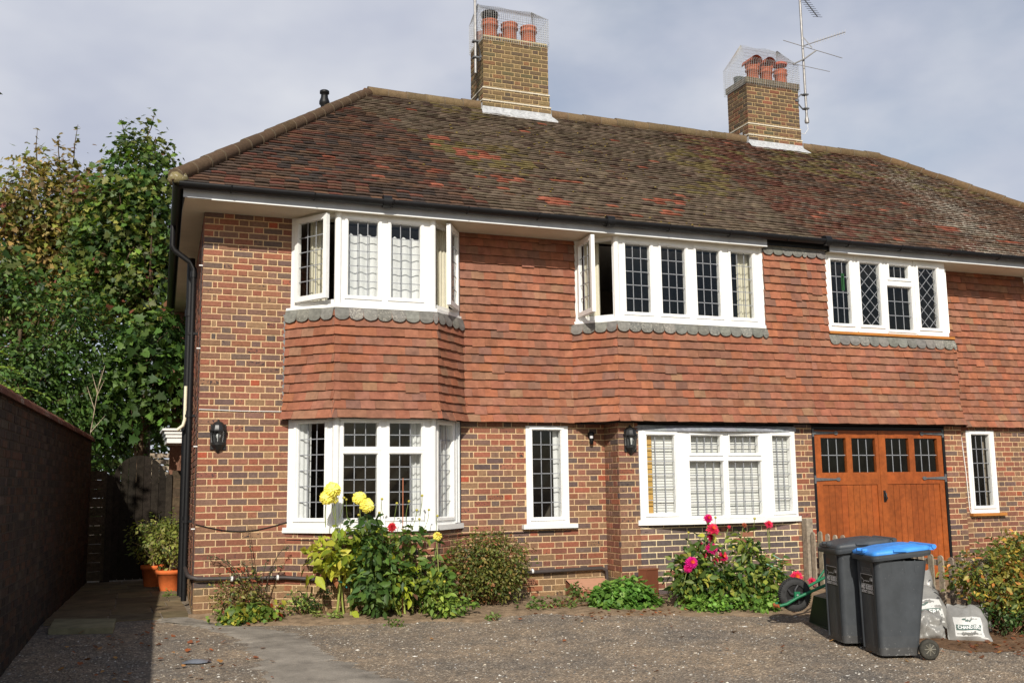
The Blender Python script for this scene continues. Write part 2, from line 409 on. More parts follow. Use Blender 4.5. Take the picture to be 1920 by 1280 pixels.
# ------------------------------------------------------------------ windows
def frame_facet(MF, MG, ML, fc, s0, s1, z0, z1, panes, sash=.042, open_pane=None):
    xs = sorted({s0, s1, *[p[0] for p in panes], *[p[1] for p in panes]}); zs = sorted({z0, z1, *[p[2] for p in panes], *[p[3] for p in panes]})
    inp = lambda x, z: any(p[0] < x < p[1] and p[2] < z < p[3] for p in panes)
    for i in range(len(xs)-1):
        for j in range(len(zs)-1):
            if not inp((xs[i]+xs[i+1])/2, (zs[j]+zs[j+1])/2):
                MF.face([fc.p(xs[i], zs[j], 0), fc.p(xs[i+1], zs[j], 0), fc.p(xs[i+1], zs[j+1], 0), fc.p(xs[i], zs[j+1], 0)])
                MF.face([fc.p(xs[i+1], zs[j], -.07), fc.p(xs[i], zs[j], -.07), fc.p(xs[i], zs[j+1], -.07), fc.p(xs[i+1], zs[j+1], -.07)])
    for p in panes:
        a, b, c, d = p[:4]
        for (q0, r0, q1, r1) in ((a, c, b, c), (b, c, b, d), (b, d, a, d), (a, d, a, c)):
            MF.face([fc.p(q0, r0, 0), fc.p(q1, r1, 0), fc.p(q1, r1, -.07), fc.p(q0, r0, -.07)])
        if p[6] == 'open': continue
        # raised sash bead round the glass, chamfered towards the pane
        w = sash; h = .016; o = [(a-w, c-w), (b+w, c-w), (b+w, d+w), (a-w, d+w)]; q = [(a-.012, c-.012), (b+.012, c-.012), (b+.012, d+.012), (a-.012, d+.012)]; g = [(a, c), (b, c), (b, d), (a, d)]
        for t in range(4):
            t2 = (t+1) % 4
            MF.face([fc.p(*o[t], .0005), fc.p(*o[t2], .0005), fc.p(*o[t2], h), fc.p(*o[t], h)])
            MF.face([fc.p(*o[t], h), fc.p(*o[t2], h), fc.p(*q[t2], h), fc.p(*q[t], h)])
            MF.face([fc.p(*q[t], h), fc.p(*q[t2], h), fc.p(*g[t2], -.012), fc.p(*g[t], -.012)])
        pane_fill(MG, ML, fc, p)
    for (q0, r0, q1, r1) in ((s0, z0, s1, z0), (s1, z0, s1, z1), (s1, z1, s0, z1), (s0, z1, s0, z0)):
        MF.face([fc.p(q0, r0, -.07), fc.p(q1, r1, -.07), fc.p(q1, r1, 0), fc.p(q0, r0, 0)])
def strip(ML, fc, p, q, w, d):
    dx, dz = q[0]-p[0], q[1]-p[1]; l = math.hypot(dx, dz)
    if l < 1e-4: return
    nx, nz = -dz/l*w/2, dx/l*w/2
    c = [(p[0]+nx, p[1]+nz), (p[0]-nx, p[1]-nz), (q[0]-nx, q[1]-nz), (q[0]+nx, q[1]+nz)]
    f = [fc.p(x, z, d+.003) for x, z in c]; b = [fc.p(x, z, d-.003) for x, z in c]
    ML.face(f[::-1] if True else f); ML.face(b)
    for t in range(4): ML.face([f[t], f[(t+1) % 4], b[(t+1) % 4], b[t]])
def pane_fill(MG, ML, fc, p, d=-.03):
    a, b, c, e, cols, rows, kind = p[:7]
    g = M(); MG.append(g); nc, nr = (cols, rows) if kind in ('grid', 'garage') else (2, 3)
    g.grid([[fc.p(a+(b-a)*i/nc, c+(e-c)*k/nr, d+random.gauss(0, .0007)) for i in range(nc+1)] for k in range(nr+1)], smooth=False)
    lw = .0072 if kind == 'diamond' else .0095
    if kind == 'grid':
        for i in range(1, cols): x = a+(b-a)*i/cols; strip(ML, fc, (x, c), (x, e), lw, d)
        for j in range(1, rows): z = c+(e-c)*j/rows; strip(ML, fc, (a, z), (b, z), lw, d)
    elif kind == 'diamond':
        w = (b-a)/cols; h = (e-c)/rows; sl = h/w
        for sg in (1, -1):
            for k in range(-rows-cols, rows+cols+1):
                # z = c + sg*sl*(x-a) + k*h
                pts = []
                f = lambda x: c+sg*sl*(x-a)+k*h
                g = lambda z: a+(z-c-k*h)/(sg*sl)
                for x in (a, b):
                    if c <= f(x) <= e: pts.append((x, f(x)))
                for z in (c, e):
                    if a < g(z) < b: pts.append((g(z), z))
                if len(pts) >= 2: strip(ML, fc, pts[0], pts[-1], lw, d)
    elif kind == 'garage':
        for i in range(1, cols): x = a+(b-a)*i/cols; strip(ML, fc, (x, c), (x, e), .010, d)
        z = (c+e)/2; strip(ML, fc, (a, z), (b, z), .010, d)
def sill(mm, plan, z0, z1, inner):
    """plan: outer polyline; inner: polyline behind it"""
    poly = [p for p in plan] + [p for p in reversed(inner)]
    mm.prism(poly, z0, z1)
def curtain(fc, s0, s1, z0, z1, d, folds, amp, col, label, name='curtain', cat='curtain', scallop=0.0, group=None):
    mm = M(); n = max(8, folds*8); rows = []
    ph = U(0, 6)
    for k in range(7):
        t = k/6.0; row = []
        for i in range(n+1):
            u = i/n
            zt = z1 - (scallop*abs(math.sin(u*folds*math.pi*1.3+ph)) if scallop else 0)
            z = z0+(zt-z0)*t
            row.append(fc.p(s0+(s1-s0)*u, z, d+amp*math.sin(u*folds*2*math.pi+ph+.5*t)*(1-.25*t)+amp*.4*math.sin(u*folds*5.1+ph*2)))
        rows.append(row)
    mm.grid(rows, col)
    o = mm.build(name, 'cloth'); tag(o, label, cat, group); return o

# ================================================================== THE PAIR OF HOUSES
H1 = world_thing('semi_detached_house', 'left half of the brick pair, with the leaded white bay windows and open casements', 'house', (0, 0, 0))
H2 = world_thing('semi_detached_house', 'right half of the brick pair, with the orange timber garage doors', 'house', (15.6, 0, 0))
EAV = 4.56
# ---- brick walls
wl = M(); wr = M()
basefn = lambda a, z: 'base' if z < .30 else 'house'
mbase = lambda z: MORTAR if z > .3 else lit(196, 166, 124)
brickwall(wl, F((0, 0), (1.0, 0)), 0, 1.0, 0, EAV, palfn=basefn, mfn=mbase)
for p, q in (((.985, 0), (1.465, -.455)), ((1.465, -.455), (2.615, -.455)), ((2.615, -.455), (3.10, 0))):
    f = F(p, q); brickwall(wl, f, 0, f.L, 0, .885, palfn=basefn, mfn=mbase)
NW = (3.955, 4.535, .90, 2.125)
brickwall(wl, F((0, 0), (5.06, 0)), 3.10, 5.06, 0, 2.22, holes=[NW], palfn=basefn, mfn=mbase)
f = F((5.06, 0), (5.06, -.40)); brickwall(wl, f, 0, f.L, 0, 2.16, palfn=basefn, mfn=mbase)
GW = (5.335, 7.71, .88, 2.095)
f0 = F((5.06, -.40), (8.0, -.40))
brickwall(wl, f0, 0, .275, 0, 2.16, palfn=lambda a, z: 'house', mfn=mbase)
brickwall(wl, f0, .275, 2.65, 0, .88, pal='grey', bond='stretcher', mortar=MORTAR_G)
brickwall(wl, f0, 2.65, 2.94, 0, 2.16)
SH = .036; fl_ = F((5.0*SH, 5.0), (0, 0)); brickwall(wl, fl_, 0, fl_.L, 0, EAV, palfn=basefn)
# rear and hidden faces of the shell
for m_, x0, x1 in ((wl, 0, 7.99), (wr, 8.01, 15.6)):
    m_.face([(x1, 7.1, 0), (x0, 7.1, 0), (x0, 7.1, EAV), (x1, 7.1, EAV)], lit(130, 95, 78))
wl.face([(7.1*SH, 7.1, 0), (5*SH, 5, 0), (5*SH, 5, EAV), (7.1*SH, 7.1, EAV)], lit(130, 95, 78))
wr.face([(15.6, 0, 0), (15.6, 7.1, 0), (15.6, 7.1, EAV), (15.6, 0, EAV)], lit(130, 95, 78))
wl.build('brick_wall', 'brick', H1)
f1 = F((8.0, -.40), (10.63, -.40))
brickwall(wr, f1, 2.315, 2.63, 0, 2.16, phase=1)
f = F((10.63, -.40), (10.63, 0)); brickwall(wr, f, 0, f.L, 0, 2.16)
RNW = (11.105, 11.65, .885, 2.115)
brickwall(wr, F((10.63, 0), (12.5, 0)), 0, 1.87, 0, 2.22, holes=[(RNW[0]-10.63, RNW[1]-10.63, RNW[2], RNW[3])])
for p, q in (((12.5, 0), (12.985, -.455)), ((12.985, -.455), (14.135, -.455)), ((14.135, -.455), (14.615, 0))):
    f = F(p, q); brickwall(wr, f, 0, f.L, 0, .885, coarse=True)
brickwall(wr, F((14.615, 0), (15.6, 0)), 0, .985, 0, EAV, coarse=True)
wr.build('brick_wall', 'brick', H2)
# ---- tile hanging
tl = M(); tr = M()
ZT, ZS = 2.165, 3.43
LBT = [(.955, 0), (1.435, -.475), (2.645, -.475), (3.13, 0)]
RBT = [(4.63, 0), (5.05, -.465), (10.55, -.465), (10.97, 0)]
for i in range(3):
    f = F(LBT[i], LBT[i+1]); tilehang(tl, f, 0, f.L, ZT, ZS-.02, phase=i, ext=((0, 1), (1, 1), (1, 0))[i])
f = F((3.088, 0), (4.675, 0)); tilehang(tl, f, 0, f.L, ZT, EAV, phase=1)
f = F(RBT[0], RBT[1]); tilehang(tl, f, 0, f.L, ZT, ZS-.02, ext=(0, 1))
fr = F(RBT[1], RBT[2])
tilehang(tl, fr, 0, 2.95, ZT, 4.5, holes=[(-.1, 2.24, ZS-.03, 4.6)], ext=(1, 0))
tilehang(tr, fr, 2.95, fr.L, ZT, 4.5, holes=[(2.90, 3.27, 3.35, 3.351), (3.27, 6, ZS-.03, 4.6)], ext=(0, 1))
f = F(RBT[2], RBT[3]); tilehang(tr, f, 0, f.L, ZT, ZS, ext=(1, 0))
f = F((10.905, 0), (12.512, 0)); tilehang(tr, f, 0, f.L, ZT, EAV, phase=1)
RBB = [(15.6-x, y) for x, y in reversed(LBT)]
for i in range(3):
    f = F(RBB[i], RBB[i+1]); tilehang(tr, f, 0, f.L, ZT, ZS-.02)
tl.build('tile_hanging', 'tile', H1); tr.build('tile_hanging', 'tile', H2)
# soffit boards under the overhanging upper floor
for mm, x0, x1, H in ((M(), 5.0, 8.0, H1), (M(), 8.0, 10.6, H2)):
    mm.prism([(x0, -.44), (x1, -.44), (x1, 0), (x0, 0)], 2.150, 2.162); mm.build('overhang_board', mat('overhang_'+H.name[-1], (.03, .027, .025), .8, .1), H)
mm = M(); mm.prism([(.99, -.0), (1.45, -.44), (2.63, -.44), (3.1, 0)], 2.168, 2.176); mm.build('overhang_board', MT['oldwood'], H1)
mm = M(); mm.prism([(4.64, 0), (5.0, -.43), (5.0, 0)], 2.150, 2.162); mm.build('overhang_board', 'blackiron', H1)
# ---- lead aprons and flashings
la = M()
for i in range(3):
    f = F(LBT[i], LBT[i+1]); apron(la, f, -.012 if i else 0, f.L+(.012 if i < 2 else 0), 3.445, 3.29)
la.build('lead_apron', 'lead', H1); la = M()
f = F(RBT[0], RBT[1]); apron(la, f, 0, f.L+.012, 3.445, 3.305)
apron(la, fr, -.012, 2.26, 3.445, 3.305)
la.build('lead_apron', 'lead', H1); la = M()
apron(la, fr, 2.235, 2.95, 4.595, 4.46, w=.16)
la.build('lead_apron', 'lead', H1); la = M(); lr = M()
apron(lr, fr, 2.95, 3.28, 4.595, 4.46, w=.16)
lr.build('lead_apron', 'lead', H2); lr = M()
apron(lr, fr, 3.27, fr.L+.012, 3.40, 3.26)
f = F(RBT[2], RBT[3]); apron(lr, f, -.012, .15, 3.40, 3.26)
# stepped soaker between brick and tiles at the left bay
fw = F((0, 0), (1, 0)); pts_r = [(.965, 2.19), (.985, 3.42)]
z = 2.20
while z < 3.40:
    la.face([fw.p(.975, z, .012), fw.p(.975, z+.075, .012), fw.p(.915, z+.07, .011), fw.p(.935, z+.0, .011)][::-1], jit(lit(126, 128, 128), .08), .2); z += .075
la.build('lead_soaker', 'lead', H1); lr.build('lead_apron', 'lead', H2)

# ---- bay windows
def casement(MF, MG, ML, hinge, direction, w, z0, z1, cols, rows, flip=False):
    p, q = hinge, (hinge[0]+direction[0]*w, hinge[1]+direction[1]*w)
    f = F(p, q) if not flip else F(q, p)
    for a, b, c, d in ((0, .055, z0, z1), (w-.055, w, z0, z1), (.055, w-.055, z0, z0+.06), (.055, w-.055, z1-.06, z1)):
        MF.obox(f, a, b, c, d, -.025, .025)
    pane_fill(MG, ML, f, (.055, w-.055, z0+.06, z1-.06, cols, rows, 'grid'), d=0)
def bay(H, plan, z0, z1, left, front, right, name, sillplan, sz0, sz1, cas=(), label=None):
    MF, MG, ML, MS = M(), Panes(), M(), M()
    for (p, q), panes in zip(zip(plan[:-1], plan[1:]), (left, front, right)):
        if panes is None: continue
        f = F(p, q); frame_facet(MF, MG, ML, f, 0, f.L, z0, z1, panes)
    for p in plan[1:-1]:
        MF.lathe([(.042, z0), (.042, z1)], p[0], p[1]+.012, 0, 10)
    inner = [(plan[0][0]+.03, .05)] + [(x, y+.12) for x, y in plan[1:-1]] + [(plan[-1][0]-.03, .05)]
    sill(MS, sillplan, sz0, sz1, inner)
    w = MF.build(name, 'white', H, label)
    MG.build('pane', 'glass', w); ML.build('leading', 'lead_line', w); MS.build('sill', 'white', w)
    for c in cas:
        a, b, d = M(), Panes(), M(); casement(a, b, d, *c)
        a.build('open_casement', 'white', w); b.build('casement_pane', 'glass', w); d.build('casement_leading', 'lead_line', w)
    return w
LBP = [(1.0, 0), (1.47, -.45), (2.61, -.45), (3.09, 0)]
SP = [(.945, 0), (1.43, -.50), (2.65, -.50), (3.135, 0)]
def rot(u, a): return (u[0]*math.cos(a)-u[1]*math.sin(a), u[0]*math.sin(a)+u[1]*math.cos(a))
fA = F(LBP[0], LBP[1]); fB = F(LBP[2], LBP[3])
cas = [((1.045, -.065), rot(fA.u, -math.radians(13)), .53, 3.535, 4.53, 3, 5),
       ((3.045, -.06), rot((-fB.u[0], -fB.u[1]), math.radians(17)), .50, 3.535, 4.53, 3, 5, True)]
bay(H1, LBP, 3.47, 4.56, [(.06, .60, 3.54, 4.52, 3, 5, 'open')],
    [(.116, .470, 3.59, 4.485, 3, 5, 'grid'), (.630, .987, 3.59, 4.485, 3, 5, 'grid')],
    [(.06, .60, 3.54, 4.52, 3, 5, 'open')], 'bay_window', SP, 3.435, 3.475, cas, 'upper left bay window with both side casements ajar')
bay(H1, LBP, .935, 2.17, [(.13, .495, 1.045, 2.115, 3, 6, 'grid')],
    [(.087, .472, 1.842, 2.115, 3, 2, 'grid'), (.62, .998, 1.842, 2.115, 3, 2, 'grid'), (.087, .472, 1.04, 1.755, 3, 5, 'grid'), (.62, .998, 1.04, 1.755, 3, 5, 'grid')],
    [(.118, .46, 1.03, 2.11, 3, 6, 'grid')], 'bay_window', SP, .88, .94, (), 'ground floor bay window behind the yellow dahlias')
RBP = [(4.68, 0), (5.08, -.43), (7.29, -.43), (7.30, -.30)]
fC = F(RBP[0], RBP[1])
SR = [(4.625, 0), (5.04, -.49), (7.33, -.49), (7.33, -.38)]
bay(H1, RBP, 3.475, 4.56, [(.05, .53, 3.54, 4.52, 3, 5, 'open')],
    [(a-5.08, b-5.08, 3.58, 4.475, 3, 5, 'grid') for a, b in ((5.213, 5.572), (5.742, 6.10), (6.272, 6.627), (6.812, 7.152))],
    [], 'bay_window', SR, 3.44, 3.48, [((4.725, -.04), rot(fC.u, -math.radians(46)), .50, 3.535, 4.53, 3, 5)], 'upper right bay window of four lights with its side casement wide open')
# right-hand house, upper window: flat run of four lights
MF, MG, ML = M(), Panes(), M()
f = F((8.34, -.44), (10.50, -.44)); o = 8.34
frame_facet(MF, MG, ML, f, 0, f.L, 3.455, 4.56, [(8.445-o, 8.768-o, 3.575, 4.475, 3, 4, 'grid'), (8.948-o, 9.295-o, 3.575, 4.468, 2, 5, 'diamond'),
    (9.472-o, 9.82-o, 4.287, 4.468, 3, 1, 'grid'), (9.416-o, 9.853-o, 3.528, 4.153, 3, 3, 'grid'), (10.0-o, 10.338-o, 3.575, 4.467, 2, 5, 'diamond')])
f2 = F((10.50, -.44), (10.90, 0)); frame_facet(MF, MG, ML, f2, 0, f2.L, 3.455, 4.56, [(.12, .48, 3.57, 4.45, 3, 4, 'grid')])
for q in (0.52, 1.045, 1.575): MF.obox(f, q-.006, q+.006, 3.47, 4.55, .0005, .012)
w = MF.build('window', 'white', H2, 'upper window with diamond leaded lights')
MG.build('pane', 'glass', w); ML.build('leading', 'lead_line', w)
mm = M(); mm.face([(8.64, -.413, 4.05), (8.69, -.413, 4.05), (8.69, -.413, 4.30), (8.64, -.413, 4.30)]); mm.build('stained_glass', mat('green_glass', (.025, .09, .03), .2, .05), w)
mm = M(); mm.prism([(8.33, -.50), (10.55, -.50), (10.95, -.02), (10.90, 0), (8.33, -.40)], 3.415, 3.452); mm.build('sill', mat('orange_timber', (.42, .17, .04), .45, .15, 6), w)
# ground floor bow window
MF, MG, ML, MS = M(), Panes(), M(), M()
bp = [(5.335, -.415), (5.93, -.475), (7.17, -.475), (7.71, -.415)]
fs = [F(bp[i], bp[i+1]) for i in range(3)]
frame_facet(MF, MG, ML, fs[0], 0, fs[0].L, .925, 2.06, [(.11, .487, 1.012, 1.992, 3, 6, 'grid')])
o = 5.93
frame_facet(MF, MG, ML, fs[1], 0, fs[1].L, .925, 2.06, [(6.06-o, 6.50-o, 1.765, 1.988, 4, 2, 'grid'), (6.645-o, 7.085-o, 1.765, 1.988, 4, 2, 'grid'),
    (6.03-o, 6.53-o, .965, 1.657, 4, 4, 'grid'), (6.61-o, 7.11-o, .965, 1.657, 4, 4, 'grid')], sash=.032)
frame_facet(MF, MG, ML, fs[2], 0, fs[2].L, .925, 2.06, [(.145, .46, 1.0, 1.988, 3, 6, 'grid')])
ar = [(5.30 + 2.45*i/12, -.425 - .15*math.sin(math.pi*i/12)) for i in range(13)]
MS.prism(ar + [(7.75, -.38), (5.30, -.38)], .865, .93)
w = MF.build('bow_window', 'white', H1, 'shallow bow window with white blinds behind its leaded lights')
MG.build('pane', 'glass', w); ML.build('leading', 'lead_line', w); MS.build('sill', 'paint', w)
mm = M()
for i in range(12):
    a, b = ar[i], ar[i+1]; c = jit(lit(150, 154, 160), .1)
    mm.face([(a[0], a[1]+.02, 2.065), (b[0], b[1]+.02, 2.065), (b[0], -.40, 2.125), (a[0], -.40, 2.125)], c, .1)
    mm.face([(a[0], a[1]+.025, 2.045), (b[0], b[1]+.025, 2.045), (b[0], b[1]+.02, 2.065), (a[0], a[1]+.02, 2.065)], c, .1)
mm.build('lead_flashing', 'lead', w)
# narrow windows
def narrow(H, out, gl, rows, sl, sm, lab):
    MF, MG, ML, MS = M(), Panes(), M(), M(); f = F((out[0], -.0), (out[1], 0))
    f.o = (out[0], -.012)
    frame_facet(MF, MG, ML, f, 0, f.L, out[2], out[3], [(gl[0]-out[0], gl[1]-out[0], gl[2], gl[3], 3, rows, 'grid')])
    w = MF.build('narrow_window', 'white', H, lab); MG.build('pane', 'glass', w); ML.build('leading', 'lead_line', w)
    MS.prism([(sl[0], -.075), (sl[1], -.075), (sl[1], .03), (sl[0], .03)], sl[2], sl[3]); MS.build('sill', sm, w)
narrow(H1, NW, (4.042, 4.432, .985, 2.07), 6, (3.89, 4.625, .845, .899), 'paint', 'narrow window beside the bay with a white sill')
narrow(H2, RNW, (11.195, 11.548, .993, 2.053), 5, (11.075, 11.735, .845, .884), bpy.data.materials['orange_timber'], 'narrow window with an orange timber sill')
# far bay of the right-hand house (mostly beyond the frame)
RB2 = [(15.6-x, y) for x, y in reversed(LBP)]; SP2 = [(15.6-x, y) for x, y in reversed(SP)]
for z0, z1, s0, s1, lo in ((3.47, 4.56, 3.435, 3.475, 3.58), (.935, 2.17, .88, .94, 1.04)):
    bay(H2, RB2, z0, z1, [(.13, .5, lo, z1-.08, 3, 5, 'grid')], [(.116, .47, lo, z1-.08, 3, 5, 'grid'), (.63, .987, lo, z1-.08, 3, 5, 'grid')], [(.13, .5, lo, z1-.08, 3, 5, 'grid')], 'bay_window', SP2, s0, s1)

# ---- garage doors
mm = M(); f = F((8.0, -.385), (10.315, -.385))
for a, b, c, d in ((.0, .045, 0, 2.13), (f.L-.04, f.L, 0, 2.13), (.045, f.L-.04, 2.085, 2.13)): mm.obox(f, a, b, c, d, -.10, .012)
gframe = mm.build('garage_door', 'black', H2, 'pair of side-hung orange timber garage doors in a black frame')
gl, gm, gp = Panes(), M(), M()
def wcol(): return jit(lit(150, 78, 34), .12, .03)
for (x0, x1, pn) in ((.05, 1.133, ((.155, .577), (.672, 1.08))), (1.139, f.L-.045, ((1.256, 1.668), (1.767, 2.183)))):
    d = M()
    d.obox(f, x0, pn[0][0], .03, 2.08, -.05, 0, wcol()); d.obox(f, pn[1][1], x1, .03, 2.08, -.05, 0, wcol())
    d.obox(f, pn[0][0], pn[1][1], 1.976, 2.08, -.05, 0, wcol()); d.obox(f, pn[0][0], pn[1][1], 1.335, 1.503, -.05, 0, wcol())
    d.obox(f, pn[0][1], pn[1][0], 1.503, 1.976, -.05, 0, wcol()); d.obox(f, pn[0][0], pn[1][1], .03, .20, -.05, 0, wcol())
    q = pn[0][0]; nb = 9; bw = (pn[1][1]-pn[0][0])/nb
    for k in range(nb):
        d.obox(f, q+.003, q+bw-.003, .20, 1.335, -.05, -.012, wcol()); q += bw
    d.face([f.p(pn[0][0], .2, -.016), f.p(pn[1][1], .2, -.016), f.p(pn[1][1], 1.335, -.016), f.p(pn[0][0], 1.335, -.016)], lit(90, 44, 20))
    leaf = d.build('door_leaf', 'wood', gframe)
    for a, b in pn: pane_fill(gl, gm, f, (a, b, 1.503, 1.976, 3, 2, 'garage'))
gl.build('pane', 'glass', gframe); gm.build('leading', 'lead_line', gframe)
for hx, sg in ((.012, 1), (f.L-.012, -1)):
    for z in (2.045, 1.412):
        h = M(); P = lambda s_, zz, d=.016: f.p(hx+sg*s_, z+zz, d)
        pl = [(0, -.055), (.03, -.055), (.03, -.022), (.36, -.010), (.385, -.024), (.415, -.024), (.435, 0), (.415, .024), (.385, .024), (.36, .010), (.03, .022), (.03, .055), (0, .055)]
        if sg < 0: pl = pl[::-1]
        h.face([P(*p) for p in pl])
        for i in range(len(pl)):
            a, b = pl[i], pl[(i+1) % len(pl)]; h.face([P(*a), P(*a, .002), P(*b, .002), P(*b)])
        h.build('hinge', 'iron', gframe)
h = M()
h.obox(f, 1.168, 1.205, 1.09, 1.25, .0, .008); h.obox(f, 1.172, 1.20, 1.13, 1.16, .008, .05); h.tube([f.p(1.186, 1.23, .01), f.p(1.186, 1.20, .04), f.p(1.186, 1.12, .04), f.p(1.186, 1.10, .01)], .009, 6)
h.build('door_handle', 'blackiron', gframe)

# ---- roof
RY, RZ = 3.52, 7.66; EY, EZ = -.60, 4.705
SL = math.hypot(RY-EY, RZ-EZ); tv = ((RY-EY)/SL, (RZ-EZ)/SL); nv = (-tv[1], tv[0])
def rp(x, s, h=0): return (x, EY+tv[0]*s+nv[0]*h, EZ+tv[1]*s+nv[1]*h)
RC = {'dark': lit(88, 72, 62), 'grey': lit(108, 94, 79), 'red': lit(106, 70, 58), 'orange': lit(152, 92, 72), 'black': lit(72, 63, 58), 'moss': lit(116, 103, 68), 'brown': lit(108, 82, 66), 'tan': lit(120, 105, 87)}
PATCH = [(3.75, 1.19, .36, .20), (3.85, .42, .34, .16), (6.2, .12, .36, .14), (4.35, -.20, .26, .14), (5.9, -.3, .2, .1), (3.45, 1.75, .2, .10), (11.3, .2, .25, .08), (12.2, -.1, .3, .06), (4.9, .55, .25, .05), (5.0, .05, .2, .05)]
def roofcol(x, y):
    n1 = noise.noise((x*.55, y*.55, 3.1)); n2 = noise.noise((x*1.3, y*1.6, 9.2)); n3 = noise.noise((x*3.1, y*3.4, 1.7))
    fl = .12
    b = x + .12*(y+.6)+n2*.25    # bands run nearly straight up the slope
    for px, py, rx, ry in PATCH:
        if ((x-px)/rx)**2+((y-py)/ry)**2 + n3*.7 < 1 and R() < .82: return jit(RC['orange'], .14), .15
    r = R()*.75+.125+n3*.25
    if x < 3.3+n1*.9-.25*y:
        c = 'black' if r < .24+n2*.3 else 'red' if r < .38+n2*.2 else 'dark' if r < .72 else 'brown'
        if R() > .988: c = 'orange'
    elif x < 8.1:
        c = 'grey' if r < .66 else 'tan' if r < .78 else 'dark' if r < .90 else 'brown'
        if R() > .99: c = 'orange'
        if n1 > .05 and y > .6 and R() < .45: c = 'moss'
        fl = .22
    else:
        c = 'dark' if r < .34 else 'red' if r < .50-.05*max(0, x-9.5) else 'brown' if r < .74 else 'grey'
        if R() > .988: c = 'orange'
        if y > 1.6 and R() < .5*(y-1.0)/2: c = 'moss' if n2 > -.2 else c
        fl = .38
        # pale lichen washing down the slope near the right-hand hip
        d = abs(x-12.15-.12*(y-1.5)+n1*.5)
        if d < 1.5 and y < 3.3: fl = max(fl, .72-.30*d+n2*.35-.08*max(0, y-2.2))
        if x < 9.4-.1*y and R() < .25: c = 'red'
        if x > 12.2 and R() < .4: fl = max(fl, .55)
    return jit(RC[c], .11, .03), max(0, min(1, fl))
rl, rr = M(), M(); g = .1; tw = .166
for k in range(int(SL/g)+1):
    s = k*g; h_ = s/SL
    xl, xr = -.38+3.08*h_, 15.98-3.08*h_
    x = xl - U(0, tw) + ((k % 2)*tw*.5)
    row = noise.noise((k*.9, 0, 5))*.004
    while x < xr:
        a, b = max(x+.001, xl-.02), min(x+tw-.001, xr+.02); x += tw
        if b-a < .02: continue
        y = EY+tv[0]*s; c, fl = roofcol((a+b)/2, y)
        st = min(s+g+.02, SL+.01)
        sag = noise.noise(((a+b)*.4, k*.12, 2))*.012+row
        up = .030+U(-.004, .006)+sag; lo = .010+sag; m = (a+b)/2; cm = U(.002, .006); th = .014
        j1, j2 = U(-.005, .005), U(-.005, .005)
        q = rl if m < 8.1 else rr
        p = [rp(a, s+j1, up), rp(m, s+(j1+j2)/2, up+cm), rp(b, s+j2, up), rp(b, st, lo), rp(m, st, lo+cm), rp(a, st, lo)]
        q.face([p[0], p[1], p[4], p[5]], c, fl); q.face([p[1], p[2], p[3], p[4]], c, fl)
        u = [rp(a, s+j1, up-th), rp(m, s+(j1+j2)/2, up-th+cm), rp(b, s+j2, up-th)]
        dk = tuple(v*.6 for v in c)
        q.face([u[0], u[1], p[1], p[0]], dk, fl*.5); q.face([u[1], u[2], p[2], p[1]], dk, fl*.5)
        q.face([p[0], p[5], rp(a, st, lo-.014), u[0]], dk); q.face([p[2], u[2], rp(b, st, lo-.014), p[3]], dk)
dk = RC['dark']
# solid deck beneath and the other three slopes
for q, x0, x1, t0, t1 in ((rl, -.38, 8.1, 2.70, 8.1), (rr, 8.1, 15.98, 8.1, 12.9)):
    q.face([rp(x0, 0, -.012), rp(x1, 0, -.012), rp(t1, SL, -.012), rp(t0, SL, -.012)], (.02, .016, .014))
    q.face([(x1, 7.64, EZ), (x0+(.29 if q is rl else 0), 7.64, EZ), (t0, RY, RZ), (t1, RY, RZ)], dk, .2)
rl.face([(-.09, 7.64, EZ), (-.38, EY, EZ), (2.70, RY, RZ)], RC['brown'], .2)
rr.face([(15.98, EY, EZ), (15.98, 7.64, EZ), (12.9, RY, RZ)], RC['brown'], .2)
roof1 = rl.build('roof', 'rooftile', H1); roof2 = rr.build('roof', 'rooftile', H2)
def ridge(mm, a, b, c0, r=.092, lift=.025):
    a, b = Vector(a), Vector(b); n = max(1, int((b-a).length/.31)); d = (b-a)/n
    for i in range(n):
        p = a+d*i; q = a+d*(i+1.04); c = jit(c0, .13, .03)
        z = Vector((0, 0, lift+U(-.008, .008)))
        mm.tube([p+z, p+d*.5+z, q+z], [r*1.07, r*1.03, r], 12, c, U(.0, .35))
        mm.tube([p+z-d*.02, p+z+d*.045], [r*1.078, r*1.078], 12, lit(112, 98, 80), .2)
m1, m2 = M(), M(); rc = lit(112, 95, 72)
ridge(m1, (2.70, RY, RZ), (8.1, RY, RZ), rc); ridge(m1, (-.355, EY+.03, EZ+.05), (2.72, RY, RZ), lit(92, 74, 58), .086)
ridge(m1, (-.09, 7.6, EZ), (2.7, RY, RZ), lit(124, 88, 62))
m1.lathe([(.0, -.07), (.09, -.05), (.12, 0), (.09, .07), (0, .09)], -.325, EY+.07, EZ+.05, 10, lit(128, 118, 84), .5)
ridge(m2, (8.1, RY, RZ), (12.9, RY, RZ), rc); ridge(m2, (16.0, EY, EZ+.03), (12.88, RY, RZ), lit(104, 84, 62), .086); ridge(m2, (16, 7.6, EZ), (12.9, RY, RZ), rc)
m1.build('ridge_tiles', 'rooftile', roof1); m2.build('ridge_tiles', 'rooftile', roof2)
# moss cushions caught between the tiles
mo = M()
for i in range(170):
    x, s = random.gauss(5.0, 1.3), abs(random.gauss(2.6, 1.3))
    if s > SL-.1 or x < 2.8 or x > 8: continue
    p = rp(x, s, .028); r = U(.008, .024); c = jit(lit(104, 90, 50), .3)
    mo.lathe([(r, -.01), (r*.8, r*.35), (0, r*.55)], p[0], p[1], p[2], 6, c)
mo.build('moss', 'soil', roof1, kind='stuff')

